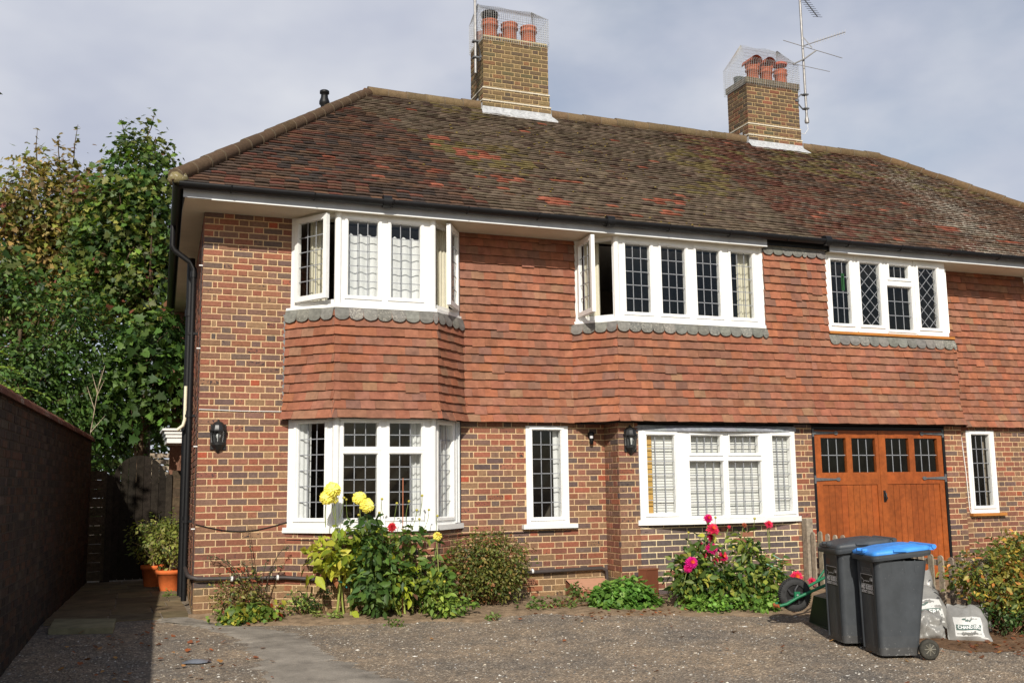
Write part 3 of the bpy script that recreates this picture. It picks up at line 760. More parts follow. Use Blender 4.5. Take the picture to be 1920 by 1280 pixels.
# ---- eaves
for H, x0, x1, gm in ((H1, -.27, 8.1, 'black'), (H2, 8.1, 15.9, 'black')):
    mm = M()
    if H is H1:
        mm.box(x0, 7.32, -.555, -.535, 4.565, 4.70); mm.build('fascia', 'fascia', H)
        mm = M(); mm.box(7.32, x1, -.52, -.50, 4.59, 4.70); mm.build('fascia', 'black', H)
        mm = M(); mm.prism([(x0+.002, -.534), (x0+.02, -.534), (x0+.02+7.5*SH, 7.5), (x0+.002+7.5*SH, 7.5)], 4.565, 4.70); mm.build('fascia', 'black', H)
    else:
        mm.box(8.36, x1, -.555, -.535, 4.565, 4.70); mm.build('fascia', 'fascia', H)
        mm = M(); mm.box(8.1, 8.36, -.52, -.50, 4.59, 4.70); mm.build('fascia', 'black', H)
    mm = M()
    if H is H1:
        mm.box(x0+.02, 7.32, -.5349, -.001, EAV, EAV+.012); mm.prism([(x0+.02, -.001), (-.001, -.001), (7.5*SH, 7.5), (x0+.02+7.5*SH, 7.5)], EAV, EAV+.012); mm.box(7.32, x1, -.499, -.001, 4.59, 4.60)
    else:
        mm.box(8.36, x1, -.5349, -.001, EAV, EAV+.012); mm.box(8.1, 8.36, -.499, -.001, 4.59, 4.60)
    mm.build('soffit', 'cream', H)
    # sunlit lower edge of the fascia, painted as a thin white strip
    mm = M(); xa, xb = (x0, 7.32) if H is H1 else (8.36, x1)
    mm.box(xa+.3, xb, -.560, -.5551, 4.556, 4.566); mm.build('soffit_trim', 'white', H)
    # half-round gutter
    mm = M(); ng = 10; y, z, r = -.628, 4.705, .066
    rows = []
    for x in (x0-.05 if H is H1 else x0, x1):
        rows.append([(x, y-r*math.cos(math.pi*i/ng), z-r*math.sin(math.pi*i/ng)) for i in range(ng+1)] + [(x, y+(r-.006)*math.cos(math.pi*i/ng), z-(r-.006)*math.sin(math.pi*i/ng)) for i in range(ng+1)])
    mm.grid(rows, smooth=True, closeu=True)
    x = x0+.5
    while x < x1:
        mm.tube([(x, y-r-.004, z+.004)] + [(x, y-(r+.004)*math.cos(math.pi*i/6), z-(r+.004)*math.sin(math.pi*i/6)) for i in range(1, 6)] + [(x, -.54, z-.05)], .008, 5); x += .92
    for x in (2.0, 4.9) if H is H1 else (8.25, 12.0):
        mm.tube([(x-.05, y, z-.012), (x+.05, y, z-.012)], r+.007, 12)
    gut = mm.build('gutter', gm, H)
    if H is H1:
        mm = M(); X = x0-.055
        rows = []
        for yy in (-.68, 7.6):
            X = x0-.055+SH*max(0, yy); rows.append([(X-r*math.cos(math.pi*i/ng), yy, z-r*math.sin(math.pi*i/ng)) for i in range(ng+1)] + [(X+(r-.006)*math.cos(math.pi*i/ng), yy, z-(r-.006)*math.sin(math.pi*i/ng)) for i in range(ng+1)])
        mm.grid(rows, smooth=True, closeu=True); mm.build('gutter', gm, H)

# ---- chimneys
def chimney(H, x0, x1, y0, y1, zt, pal, mort, ledges, soldier=False):
    mm = M()
    for (za, zb, e) in ledges:
        A, B, C, D = (x0-e, y0-e), (x1+e, y0-e), (x1+e, y1+e), (x0-e, y1+e)
        for p, q in ((A, B), (D, A), (B, C), (C, D)):
            f = F(p, q)
            brickwall(mm, f, 0, f.L, za, zb, pal=pal, mortar=mort)
    c = mm.build('chimney', 'brick', H)
    mm = M(); e = .03
    for za, zb, e in ledges[:-1]: mm.box(x0-e-.006, x1+e+.006, y0-e-.006, y1+e+.006, zb-.008, zb+.014, lit(214, 206, 186))
    mm.build('chimney_band', 'brick', c); mm = M()
    if soldier:
        fr_ = F((x0-.02, y0-.02), (x1+.02, y0-.02)); fl_ = F((x0-.02, y1+.02), (x0-.02, y0-.02))
        for f in (fr_, fl_):
            q = 0
            while q < f.L-.03:
                mm.obox(f, q+.004, min(q+.071, f.L), zt-.005, zt+.105, -.03, .004, jit(lit(118, 106, 88), .2)); q += .075
        mm.box(x0-.012, x1+.012, y0-.012, y1+.012, zt-.01, zt+.10, lit(170, 156, 126)); top = zt+.10
    else:
        mm.box(x0+.01, x1-.01, y0+.01, y1-.01, zt-.002, zt+.03, lit(200, 186, 150)); top = zt+.03
    mm.prism([(x0+.07, y0+.07), (x1-.07, y0+.07), (x1-.07, y1-.07), (x0+.07, y1-.07)], top-.001, top+.03, lit(190, 172, 134))
    mm.build('chimney_top', 'brick', c)
    rz = lambda y: EZ+(y-EY)*(RZ-EZ)/(RY-EY)
    mm = M(); w = lit(184, 186, 188); e = ledges[0][2]
    yf = y0-e
    mm.face([(x0-e-.06, yf-.17, rz(yf-.17)+.045), (x1+e+.06, yf-.17, rz(yf-.17)+.045), (x1+e+.02, yf-.012, rz(yf)+.05), (x0-e-.02, yf-.012, rz(yf)+.05)], w, .2)
    mm.face([(x0-e-.02, yf-.012, rz(yf)+.05), (x1+e+.02, yf-.012, rz(yf)+.05), (x1+e, yf-.009, rz(yf)+.10), (x0-e, yf-.009, rz(yf)+.10)], w, .2)
    mm.face([(x0-e-.06, yf-.17, rz(yf-.17)+.02), (x0-e-.06, yf-.17, rz(yf-.17)+.045), (x1+e+.06, yf-.17, rz(yf-.17)+.045), (x1+e+.06, yf-.17, rz(yf-.17)+.02)][::-1], w, .2)
    for xx, sg in ((x0-e, -1), (x1+e, 1)):
        for k in range(3):
            ya = yf-.02+k*.1
            mm.face([(xx+sg*.01, ya, rz(ya)), (xx+sg*.01, ya+.1, rz(ya+.1)), (xx+sg*.01, ya+.1, rz(ya+.1)+.10), (xx+sg*.01, ya, rz(ya+.1)+.10)], w, .2)
    mm.build('flashing', 'lead', c)
    return c, top
def pot(c, x, y, z, h=.30, r=.125, top=None):
    col = jit(lit(172, 98, 72), .14, .03); mm = M()
    mm.lathe([(r*.95, 0), (r*.93, h*.62), (r*1.12, h*.66), (r*1.14, h*.74), (r*1.02, h*.78), (r*1.02, h*.90), (r*1.1, h*.93), (r*1.1, h), (r*.8, h), (r*.75, h*.6)], x, y, z, 20, col)
    o = mm.build('chimney_pot', 'terra', c)
    if top == 'cowl':
        t = M(); t.lathe([(r*.85, 0), (r*.85, .03), (r*1.0, .05), (r*1.14, .10), (r*1.14, .135), (r*1.0, .14), (r*1.0, .155), (0, .16)], x, y, z+h, 18); t.build('chimney_cowl', 'black', c)
    elif top == 'hood':
        t = M(); n = 10; rows = []
        for xx in (-.17, .17):
            rows.append([(x+xx*.55-.0, y, z)]*0 + [(x+(r*1.05)*math.cos(math.pi*i/n), y+xx, z+h+.05+(r*1.0)*math.sin(math.pi*i/n)) for i in range(n+1)] + [(x+(r*.9)*math.cos(math.pi*(n-i)/n), y+xx, z+h+.05+(r*.85)*math.sin(math.pi*(n-i)/n)) for i in range(n+1)])
        t.grid(rows, lit(176, 92, 66), closeu=True)
        for sx in (-1, 1): t.box(x+sx*r*.8-.015, x+sx*r*.8+.015, y-.08, y+.08, z+h-.01, z+h+.06, lit(176, 92, 66))
        t.build('chimney_cowl', 'terra', c)
    elif top == 'cone':
        t = M(); t.lathe([(r*1.15, .10), (r*1.15, .14), (r*.5, .18), (0, .19)], x, y, z+h, 18, lit(186, 84, 58))
        for k in range(3): a = k*2.1; t.tube([(x+r*.8*math.cos(a), y+r*.8*math.sin(a), z+h-.01), (x+r*.9*math.cos(a), y+r*.9*math.sin(a), z+h+.11)], .008, 5, lit(60, 60, 60))
        t.build('chimney_cowl', 'terra', c)
def guard(c, x0, x1, y0, y1, z0, zs, zr, rx0, rx1):
    """wire netting tied over the pots: straight skirt, then drawn in to a ridge"""
    mm = M(); st = .040; w = .0026; ym = (y0+y1)/2
    def poly(pts, r=w): mm.tube(pts, r, 3, caps=False)
    def top(x, y):      # height of netting above plan position is not needed: the net is drawn by strands
        return 0
    n = int((x1-x0)/st)
    for i in range(n+1):
        t = i/n; x = x0+(x1-x0)*t; xr = rx0+(rx1-rx0)*t; b = .015*math.sin(x*9)
        poly([(x, y0, z0+b), (x, y0, zs), (xr, ym, zr+b), (x, y1, zs), (x, y1, z0)])
    m = int((y1-y0)/st)
    for j in range(m+1):
        t = j/m; y = y0+(y1-y0)*t
        for xs, xr in ((x0, rx0), (x1, rx1)):
            poly([(xs, y, z0), (xs, y, zs), (xr, ym+(y-ym)*.05, zr)])
    k = int((zs-z0)/st)
    for i in range(k+1):
        z = z0+(zs-z0)*i/k; poly([(x0, y0, z), (x1, y0, z), (x1, y1, z), (x0, y1, z), (x0, y0, z)])
    for i in range(1, 9):
        t = i/9; L = lambda a, b: a+(b-a)*t
        z = L(zs, zr); poly([(L(x0, rx0), L(y0, ym), z), (L(x1, rx1), L(y0, ym), z), (L(x1, rx1), L(y1, ym), z), (L(x0, rx0), L(y1, ym), z), (L(x0, rx0), L(y0, ym), z)], w*.8)
    mm.build('bird_guard', 'galv', c)
c1, zt = chimney(H1, 4.64, 5.82, 3.40, 4.05, 8.90, 'chim', MORTAR_C, [(7.40, 7.76, .028), (7.76, 7.985, .014), (7.985, 8.90, 0)])
for x, h, t in ((4.82, .30, 'cowl'), (5.18, .30, None), (5.53, .29, None)): pot(c1, x, 3.56, zt+.02, h, .134, t)
for x in (4.80, 5.14): pot(c1, x, 3.88, zt+.02, .22, .11)
guard(c1, 4.62, 5.84, 3.38, 4.07, 8.83, 9.36, 9.62, 4.66, 5.66)
c2, zt = chimney(H2, 9.85, 11.0, 3.40, 4.05, 8.78, 'chim2', MORTAR_C, [(7.40, 7.76, .02), (7.76, 7.98, .01), (7.98, 8.78, 0)], True)
for x, t in ((10.12, 'hood'), (10.42, 'hood'), (10.75, 'cone')): pot(c2, x, 3.58, zt+.02, .29, .12, t)
mm = M(); mm.lathe([(.09, 0), (.09, .16), (.1, .17), (.1, .2), (.07, .2)], 10.02, 3.9, zt, 14, lit(80, 88, 86)); mm.build('chimney_pot', 'terra', c2)
guard(c2, 9.80, 11.03, 3.37, 4.08, 8.74, 9.25, 9.66, 9.98, 10.80)
# black plastic flue on the far side of the left hip
mm = M(); mm.lathe([(.06, 0), (.06, .50), (.085, .53), (.085, .57), (.06, .64), (.055, .70), (.078, .71), (.078, .75), (.065, .76), (0, .77)], 2.09, 4.0, 7.06, 18); mm.build('flue', 'black', H1)

# ---- pipes, cables and small fittings on the left house
mm = M(); x = -.075
x = -.075+1.15*SH; yp = 1.15; mm.tube([(-.30, yp, 4.66), (-.30, yp, 4.40), (-.27, yp, 4.34), (x-.04, yp, 4.20), (x, yp, 4.12), (x, yp, .06)], .034, 10)
for z in (4.05, 2.30, 1.02): mm.tube([(x, yp, z-.04), (x, yp, z+.04)], .043, 10)
for z in (2.28, 3.3, 1.0): mm.box(x-.05, x+.08, yp-.03, yp+.03, z-.015, z+.015)
mm.build('downpipe', 'black', H1)
mm = M(); x = -.085+2.3*SH; yp = 2.3
mm.tube([(x, yp, 4.5), (x, yp, .9)], .052, 12); mm.tube([(x, yp, .9), (x, yp, 0)], .05, 12)
for z in (3.75, 2.55, 2.2): mm.tube([(x, yp, z-.05), (x, yp, z+.05)], .064, 12)
mm.build('soil_pipe', 'black', H1)
mm = M(); mm.tube([(-.03, 2.15, 2.74), (-.03, 2.15, 2.30), (-.05, 2.15, 2.22), (-.12, 2.16, 2.16)], .022, 8); mm.build('overflow_pipe', mat('cream_pipe', (.70, .66, .5), .45, .05), H1)
mm = M(); mm.tube([(-.014, .02, 4.3), (-.014, .02, .12)], .005, 5, lit(70, 60, 58))
mm.build('cable', 'plastic', H1); mm = M()
for z in (3.93, 2.97, 1.86, .95):
    mm = M(); mm.box(-.045, -.004, .004, .03, z-.006, z+.006); mm.build('cable_clip', 'paint', H1)
mm = M(); pts = [(.0+.1*i, -.012, 1.0-.09*math.sin(math.pi*i/10)) for i in range(11)]
pts += [(1.0, -.02, .80), (1.46, -.475, .80), (2.62, -.475, .80), (3.1, -.02, .80), (3.9, -.012, .80), (4.55, -.012, .80)]
mm.tube(pts[:11], .006, 5); mm.tube(pts[11:], .005, 5); mm.build('cable', 'black', H1)
mm = M(); mm.tube([(0, -.014, 2.275), (.45, -.014, 2.262), (.92, -.014, 2.262)], .005, 5); mm.build('cable', 'paint', H1)
mm = M()
mm.tube([(-.03, 1.1, .45), (-.06, .06, .44), (-.035, -.045, .43), (.04, -.05, .41), (.98, -.05, .385), (1.46, -.51, .37), (2.62, -.51, .35), (3.08, -.06, .34), (4.0, -.05, .32), (4.95, -.05, .335), (5.01, -.06, .30), (5.02, -.06, .0)], .024, 8)
mm.build('waste_pipe', mat('brown_pipe', (.055, .045, .042), .5, .2, 8), H1)
for x in (.40, .90, 3.55, 4.0):
    mm = M(); mm.tube([(x-.012, -.05, .40-.012*x-.02*(x > 2)), (x+.012, -.05, .40-.012*x-.02*(x > 2))], .031, 8); mm.build('pipe_clip', 'paint', H1)
mm = M(); f = F((0, 0), (1, 0)); mm.obox(f, 3.835, 4.055, .165, .235, -.02, .012, lit(160, 112, 88))
for i in range(8):
    for j in range(2): mm.obox(f, 3.855+i*.024, 3.869+i*.024, .18+j*.025, .195+j*.025, .0, .0125, (.01, .008, .007))
mm.build('air_brick', 'brick', H1)
# side door hood
mm = M()
for a, b, e in ((2.24, 2.27, 0), (2.19, 2.24, .03), (2.14, 2.19, .05), (2.06, 2.14, .07)): mm.box(-.25+e, .16, 3.7+e, 4.7-e, a, b)
mm.build('door_hood', 'paint', H1)
# white television cable down the wall by the right-hand narrow window
mm = M(); mm.tube([(10.98, -.03, 2.2), (11.0, -.015, 2.1), (11.05, -.012, 1.5), (11.07, -.012, .95), (11.10, -.012, .86)], .008, 5); mm.tube([(10.93, -.06, 3.5), (10.95, -.05, 2.6), (10.98, -.03, 2.2)], .004, 4); mm.build('cable', 'paint', H2)

# ---- rooms behind the glass
for H, x0, x1 in ((H1, .12, 7.9), (H2, 8.1, 15.5)):
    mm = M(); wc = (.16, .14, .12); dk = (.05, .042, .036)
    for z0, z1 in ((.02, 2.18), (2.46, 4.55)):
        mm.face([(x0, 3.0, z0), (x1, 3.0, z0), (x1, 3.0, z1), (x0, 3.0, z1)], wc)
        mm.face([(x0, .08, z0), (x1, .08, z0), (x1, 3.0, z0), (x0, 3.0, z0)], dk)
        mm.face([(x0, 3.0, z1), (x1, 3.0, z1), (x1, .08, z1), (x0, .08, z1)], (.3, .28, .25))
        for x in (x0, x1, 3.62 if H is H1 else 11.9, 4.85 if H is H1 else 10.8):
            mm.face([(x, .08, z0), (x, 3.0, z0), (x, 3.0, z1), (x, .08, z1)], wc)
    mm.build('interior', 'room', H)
# lead-capped ceilings/floors of the bays
for H, poly in ((H1, LBP), (H1, [(4.68, .05), (5.08, -.43), (7.29, -.43), (7.29, .05)]), (H2, RB2), (H2, [(8.34, .05), (8.34, -.43), (10.5, -.43), (10.9, .05)])):
    mm = M(); mm.prism(poly, 3.40, 3.43, (.3, .28, .25))
    mm.build('bay_floor', 'room', H)

# ---- curtains and blinds: they hang inside, each its own thing
cc = (.56, .53, .42); ct = (.26, .22, .17); wc_ = (.60, .61, .61)
P_ = lambda x0, x1, y: F((x0, y), (x1, y))
def cur(x0, x1, y, z0, z1, folds, amp, col, label, sc_=0.0, name='curtain'): return curtain(P_(x0, x1, y), 0, x1-x0, z0, z1, 0, folds, amp, col, label, name, 'curtain', sc_)
cur(1.50, 2.60, -.33, 3.50, 4.36, 8, .010, wc_, 'white net curtain with scalloped top across the front of the upper left bay', .035, 'net_curtain')
cur(1.21, 1.42, -.08, 3.50, 4.53, 4, .02, cc, 'cream curtain behind the open left casement of the upper left bay')
cur(2.66, 2.90, -.14, 3.50, 4.53, 5, .018, cc, 'cream curtain behind the open right casement of the upper left bay')
cur(4.78, 5.01, -.10, 3.50, 4.53, 3, .02, cc, 'cream curtain inside the wide open casement of the upper right bay')
cur(7.00, 7.27, -.28, 3.50, 4.53, 4, .02, cc, 'cream curtain in the rightmost light of the upper right bay')
cur(1.08, 1.255, -.08, .95, 2.15, 3, .015, wc_, 'white curtain at the left side of the ground floor bay')
cur(2.38, 2.58, -.30, .95, 2.15, 4, .015, wc_, 'white curtain behind the right front light of the ground floor bay')
cur(2.72, 3.05, -.10, .95, 2.15, 6, .015, wc_, 'white curtain across the right side light of the ground floor bay')
cur(4.37, 4.52, .10, .92, 2.12, 2, .008, wc_, 'white curtain in the narrow window between the two bays')
cur(11.54, 11.80, .12, .92, 2.10, 2, .012, ct, 'taupe curtain in the narrow window by the garage')
def blind(fc, s0, s1, z0, z1, d, label):
    mm = M(); n = int((z1-z0)/.034)
    for i in range(n):
        z = z0+i*.034
        mm.face([fc.p(s0, z, d+.004), fc.p(s1, z, d+.004), fc.p(s1, z+.036, d-.010), fc.p(s0, z+.036, d-.010)], jit((.62, .62, .60), .03, .01))
    tag(mm.build('venetian_blind', 'cloth'), label, 'blind', 'white blinds in the bow window')
blind(fs[0], .215, .625, .94, 2.05, -.09, 'white slatted blind in the left light of the bow window')
blind(fs[1], .05, .665, .94, 2.05, -.11, 'white slatted blind behind the left middle light of the bow window')
blind(fs[1], .685, 1.33, .94, 2.05, -.11, 'white slatted blind behind the right middle light of the bow window')
blind(fs[2], .12, .62, .94, 2.05, -.08, 'white slatted blind in the right light of the bow window')
mm = M()
for i in range(7): mm.obox(fs[0], .10, .205, .95+i*.155, 1.095+i*.155, -.10, -.075, jit((.48, .29, .09), .06))
tag(mm.build('wooden_shutter', 'cloth'), 'ochre slatted shutter edge at the left end of the bow window', 'shutter')

# ================================================================== LAMPS, AERIALS
def lantern(loc, label):
    t = thing('wall_lantern', label, 'wall lamp', loc, 0, 'half lanterns on the front wall')
    b = M(); n = 7
    def half(r, z): return [(r*math.cos(math.pi+math.pi*i/(n-1)), -.005+r*.95*math.sin(math.pi+math.pi*i/(n-1)), z) for i in range(n)]
    def shell(prof):
        b.grid([half(r, z) for r, z in prof], smooth=False)
    shell([(.098, .10), (.098, .085), (.085, .115), (.075, .15), (.045, .185), (.012, .20), (.012, .212), (.0, .225)])
    shell([(.0, -.165), (.014, -.15), (.04, -.125), (.08, -.07), (.082, -.045), (.072, -.04)])
    b.face(half(.098, .085), smooth=False); b.face(half(.072, -.04)[::-1])
    b.box(-.085, .085, -.012, 0, -.12, .16)
    b.build('body', 'blackiron', t)
    g = M(); g.grid([half(.068, -.04), half(.082, .086)], smooth=False); g.build('glass', 'lampglass', t)
    p = M()
    for i in range(n):
        a = math.pi+math.pi*i/(n-1); c, s = math.cos(a), math.sin(a)
        p.tube([(.070*c, -.005+.0665*s, -.042), (.085*c, -.005+.081*s, .088)], .006, 4)
    p.build('glazing_bar', 'blackiron', t)
    l = M(); l.lathe([(.012, -.03), (.014, 0), (.026, .02), (.028, .035), (.018, .05), (0, .055)], 0, -.04, 0, 12, (.8, .8, .78)); l.build('bulb', 'plastic', t)
    r = M(); r.box(-.076, .076, -.0135, -.0122, -.04, .085, (.12, .12, .12)); r.build('back_plate', 'plastic', t)
    return t
lantern((.215, -.012, 1.945), 'black half lantern on the brick wall at the left house corner')
lantern((5.215, -.412, 1.905), 'black half lantern on the brick pier left of the bow window')
t = thing('security_sensor', 'small black motion sensor high on the brick wall beside the narrow window', 'sensor', (4.845, -.012, 1.97))
m_ = M(); m_.lathe([(0, .085), (.035, .08), (.042, .05), (.03, .035)], 0, -.045, 0, 12); m_.box(-.03, .03, -.03, 0, .02, .07); m_.build('head', 'black', t)
m_ = M(); m_.lathe([(.022, .0), (.022, .035)], 0, -.045, 0, 12, (.6, .6, .62)); m_.build('lens', 'plastic', t)
m_ = M(); m_.lathe([(0, -.085), (.022, -.07), (.03, -.02), (.028, .0)], 0, -.045, 0, 12); m_.build('lower_cap', 'black', t)

def bracket(mm, x, y, z, sx, sy=0):
    """hexagonal lashing bracket from the mast back to the brickwork"""
    for dz in (-.14, .14): mm.box(x-.05, x+.05, y-.045, y+.045, z+dz-.012, z+dz+.012)
    mm.tube([(x, y, z+.14), (x+sx*.09, y+sy*.3, z+.14), (x+sx*.17, y+sy*.6, z+.06), (x+sx*.17, y+sy*.6, z-.06), (x+sx*.09, y+sy*.3, z-.14), (x, y, z-.14)], .014, 5)
    mm.box(x+sx*.17-.012, x+sx*.17+.012+abs(sx)*.07, y+sy*.6-.02, y+sy*.6+.02, z-.02, z+.02) if sx > 0 else mm.box(x+sx*.24, x+sx*.17+.012, y+sy*.6-.02, y+sy*.6+.02, z-.02, z+.02)
t = world_thing('aerial_mast', 'bare grey aerial pole lashed to the left corner of the yellowish chimney', 'aerial', (4.45, 3.25, 8.15))
m_ = M(); m_.tube([(4.45, 3.25, 8.15), (4.45, 3.25, 10.4)], .024, 8)
for z in (8.9, 9.15, 9.4): m_.tube([(4.45, 3.25, z), (4.45, 3.25, z+.03)], .026, 8, lit(40, 40, 40))
m_.build('pole', 'alu', t)
m_ = M(); bracket(m_, 4.45, 3.25, 8.56, 1, .4); m_.build('bracket', 'iron', t)
t = world_thing('television_aerial', 'grey mast with several aerials on the right of the reddish chimney', 'aerial', (11.16, 3.4, 8.25))
X, Y = 11.16, 3.40
m_ = M(); m_.tube([(X+.01, Y, 8.25), (X, Y, 10.75)], .024, 8); m_.lathe([(.04, 8.14), (.045, 8.18), (.03, 8.25)], X+.01, Y, 0, 10); m_.build('pole', 'alu', t)
m_ = M(); bracket(m_, X, Y, 8.56, -1, 0); m_.build('bracket', 'iron', t)
def yagi(a, b, n, el, up, first=0.12):
    mm = M(); a, b = Vector(a), Vector(b); mm.tube([a, b], .010, 5); d = (b-a).normalized(); e = d.cross(Vector((0, 0, 1))).normalized()
    e = up if up is not None else e; e = Vector(e).normalized()
    for i in range(n):
        p = a+(b-a)*(first+(1-first)*i/(n-1)); mm.tube([p-e*el, p+e*el], .0045, 4)
    mm.tube([Vector((X, Y, a.z)), a], .012, 5)
    return mm
yagi((X+.03, Y-.02, 10.70), (X+.30, Y-.12, 10.27), 10, .11, (1, 0, .12)).build('yagi_aerial', 'blackiron', t)
mm = yagi((X+.05, Y, 9.70), (X+1.12, Y+.1, 10.18), 12, .055, (.25, 0, 1), .25)
mm.face([(X+.02, Y+.06, 9.93), (X+.13, Y-.1, 9.62), (X+.16, Y-.1, 9.63), (X+.05, Y+.06, 9.94)])
mm.build('yagi_aerial', 'alu', t)
mm = M(); mm.tube([(X-.28, Y-.06, 9.25), (X+.02, Y-.04, 9.42), (X+.26, Y-.06, 9.60)], .016, 6); mm.tube([(X-.48, Y-.06, 9.70), (X+.26, Y-.06, 9.612), (X+.88, Y-.06, 9.54)], .007, 5); mm.tube([(X-.50, Y-.06, 9.28), (X-.28, Y-.06, 9.262), (X+.56, Y-.06, 9.22)], .006, 5)
mm.build('dipole_aerial', 'alu', t)
mm = M(); mm.tube([(X, Y, 8.2), (X+.03, Y, 8.02), (X-.04, Y+.02, 7.92), (X-.12, Y+.05, 7.94)], .005, 4); mm.build('cable', 'paint', t)

# ================================================================== FOLIAGE TOOLS
def leafshape(kind):
    if kind == 'oval':
        v = [(0, 0, 0), (.30, -.24, .07), (.62, -.20, .08), (1, 0, -.06), (.62, .20, .08), (.30, .24, .07), (.5, 0, -.02)]
        f = [(0, 1, 6), (1, 2, 6), (2, 3, 6), (3, 4, 6), (4, 5, 6), (5, 0, 6)]
    elif kind == 'small':
        v = [(0, 0, 0), (.5, -.27, .07), (1, 0, -.04), (.5, .27, .07)]; f = [(0, 1, 2), (0, 2, 3)]
    elif kind == 'maple':
        o = [(0, 0), (.05, -.28), (-.05, -.50), (.27, -.33), (.42, -.62), (.55, -.26), (.68, -.30), (1, 0), (.68, .30), (.55, .26), (.42, .62), (.27, .33), (-.05, .5), (.05, .28)]
        v = [(x, y, .10*abs(y)-.08*x*x) for x, y in o] + [(.36, 0, -.03)]
        n = len(o); f = [(i, (i+1) % n, n) for i in range(n)]
    elif kind == 'ivy':
        o = [(0, 0), (.0, -.34), (.3, -.42), (.5, -.26), (.72, -.30), (.86, 0), (.72, .30), (.5, .26), (.3, .42), (0, .34)]
        v = [(x, y, .12*abs(y)) for x, y in o] + [(.4, 0, -.05)]; n = len(o); f = [(i, (i+1) % n, n) for i in range(n)]
    elif kind == 'blade':
        v = [(0, -.03, 0), (0, .03, 0), (.55, -.045, .0), (.55, .045, .0), (1, 0, -.12)]; f = [(0, 2, 3), (0, 3, 1), (2, 4, 3)]
    return np.array(v, float), f
class Leaves:
    def __init__(s, kind): s.kind = kind; s.P, s.N, s.A, s.S, s.C = [], [], [], [], []
    def add(s, p, n, a, size, c): s.P.append(tuple(p)); s.N.append(tuple(n)); s.A.append(tuple(a)); s.S.append(size); s.C.append(c)
    def build(s, name, parent=None, material='leaf', kind=None, label=None):
        tv_, tf = leafshape(s.kind); n = len(s.P); k = len(tv_)
        P, N, A = np.array(s.P, float), np.array(s.N, float), np.array(s.A, float); S = np.array(s.S, float)[:, None, None]
        N /= np.linalg.norm(N, axis=1, keepdims=True)+1e-9
        A -= N*(A*N).sum(1, keepdims=True); A /= np.linalg.norm(A, axis=1, keepdims=True)+1e-9
        B = np.cross(N, A)
        ox = ORG.get(parent.name, (0, 0, 0)) if parent is not None else (0, 0, 0)
        V = (P-np.array(ox))[:, None, :] + S*(tv_[None, :, 0:1]*A[:, None, :] + tv_[None, :, 1:2]*B[:, None, :] + tv_[None, :, 2:3]*N[:, None, :])
        V = V.reshape(-1, 3)
        tf = np.array(tf); m = len(tf)
        Fc = (tf[None]+(np.arange(n)*k)[:, None, None]).reshape(-1, 3)
        me = bpy.data.meshes.new(name)
        me.vertices.add(len(V)); me.vertices.foreach_set('co', V.ravel())
        me.loops.add(len(Fc)*3); me.loops.foreach_set('vertex_index', Fc.ravel().astype(np.int32))
        me.polygons.add(len(Fc)); me.polygons.foreach_set('loop_start', (np.arange(len(Fc))*3).astype(np.int32))
        me.update(calc_edges=True)
        C = np.ones((n, 4), np.float32); C[:, :3] = np.array(s.C)
        at = me.attributes.new('Col', 'FLOAT_COLOR', 'FACE'); at.data.foreach_set('color', np.repeat(C, m, axis=0).ravel())
        me.validate()
        return link_mesh(name, me, material, parent, ox, label, kind)
def rv():
    while True:
        v = Vector((U(-1, 1), U(-1, 1), U(-1, 1)))
        if .05 < v.length < 1: return v.normalized()
def clumps(L, ells, nclump, per, cr, size, pal, up=.5, droop=.25, inner=.5, shade=.35, zmin=None, sil=.0):
    """leaf clumps spread through a set of ellipsoids (cx,cy,cz,rx,ry,rz)"""
    w = [e[3]*e[4]*e[5] for e in ells]; out = []
    for _ in range(nclump):
        e = random.choices(ells, w)[0]; d = rv(); r = inner+(1-inner)*(R()**.6)
        c = Vector((e[0]+d.x*e[3]*r, e[1]+d.y*e[4]*r, e[2]+d.z*e[5]*r))
        if zmin is not None and c.z < zmin: continue
        cols = random.choices([p[0] for p in pal], [p[1] for p in pal], k=2); kb = 1+U(-shade, shade)
        out.append((c, d))
        for _ in range(max(1, int(per*U(.6, 1.4)))):
            o = Vector((random.gauss(0, cr), random.gauss(0, cr), random.gauss(0, cr*.75))); p = c+o
            n = d*.55+Vector((0, -.15, up))+rv()*.75
            a = (d*.5+o.normalized()*.6+rv()*.7 if o.length > 0 else rv())+Vector((0, 0, -droop))
            col = jit(cols[0] if R() < .7 else cols[1], .18, .07)
            L.add(p, n, a, size*U(.5, 1.3), tuple(v*kb for v in col))
    return out
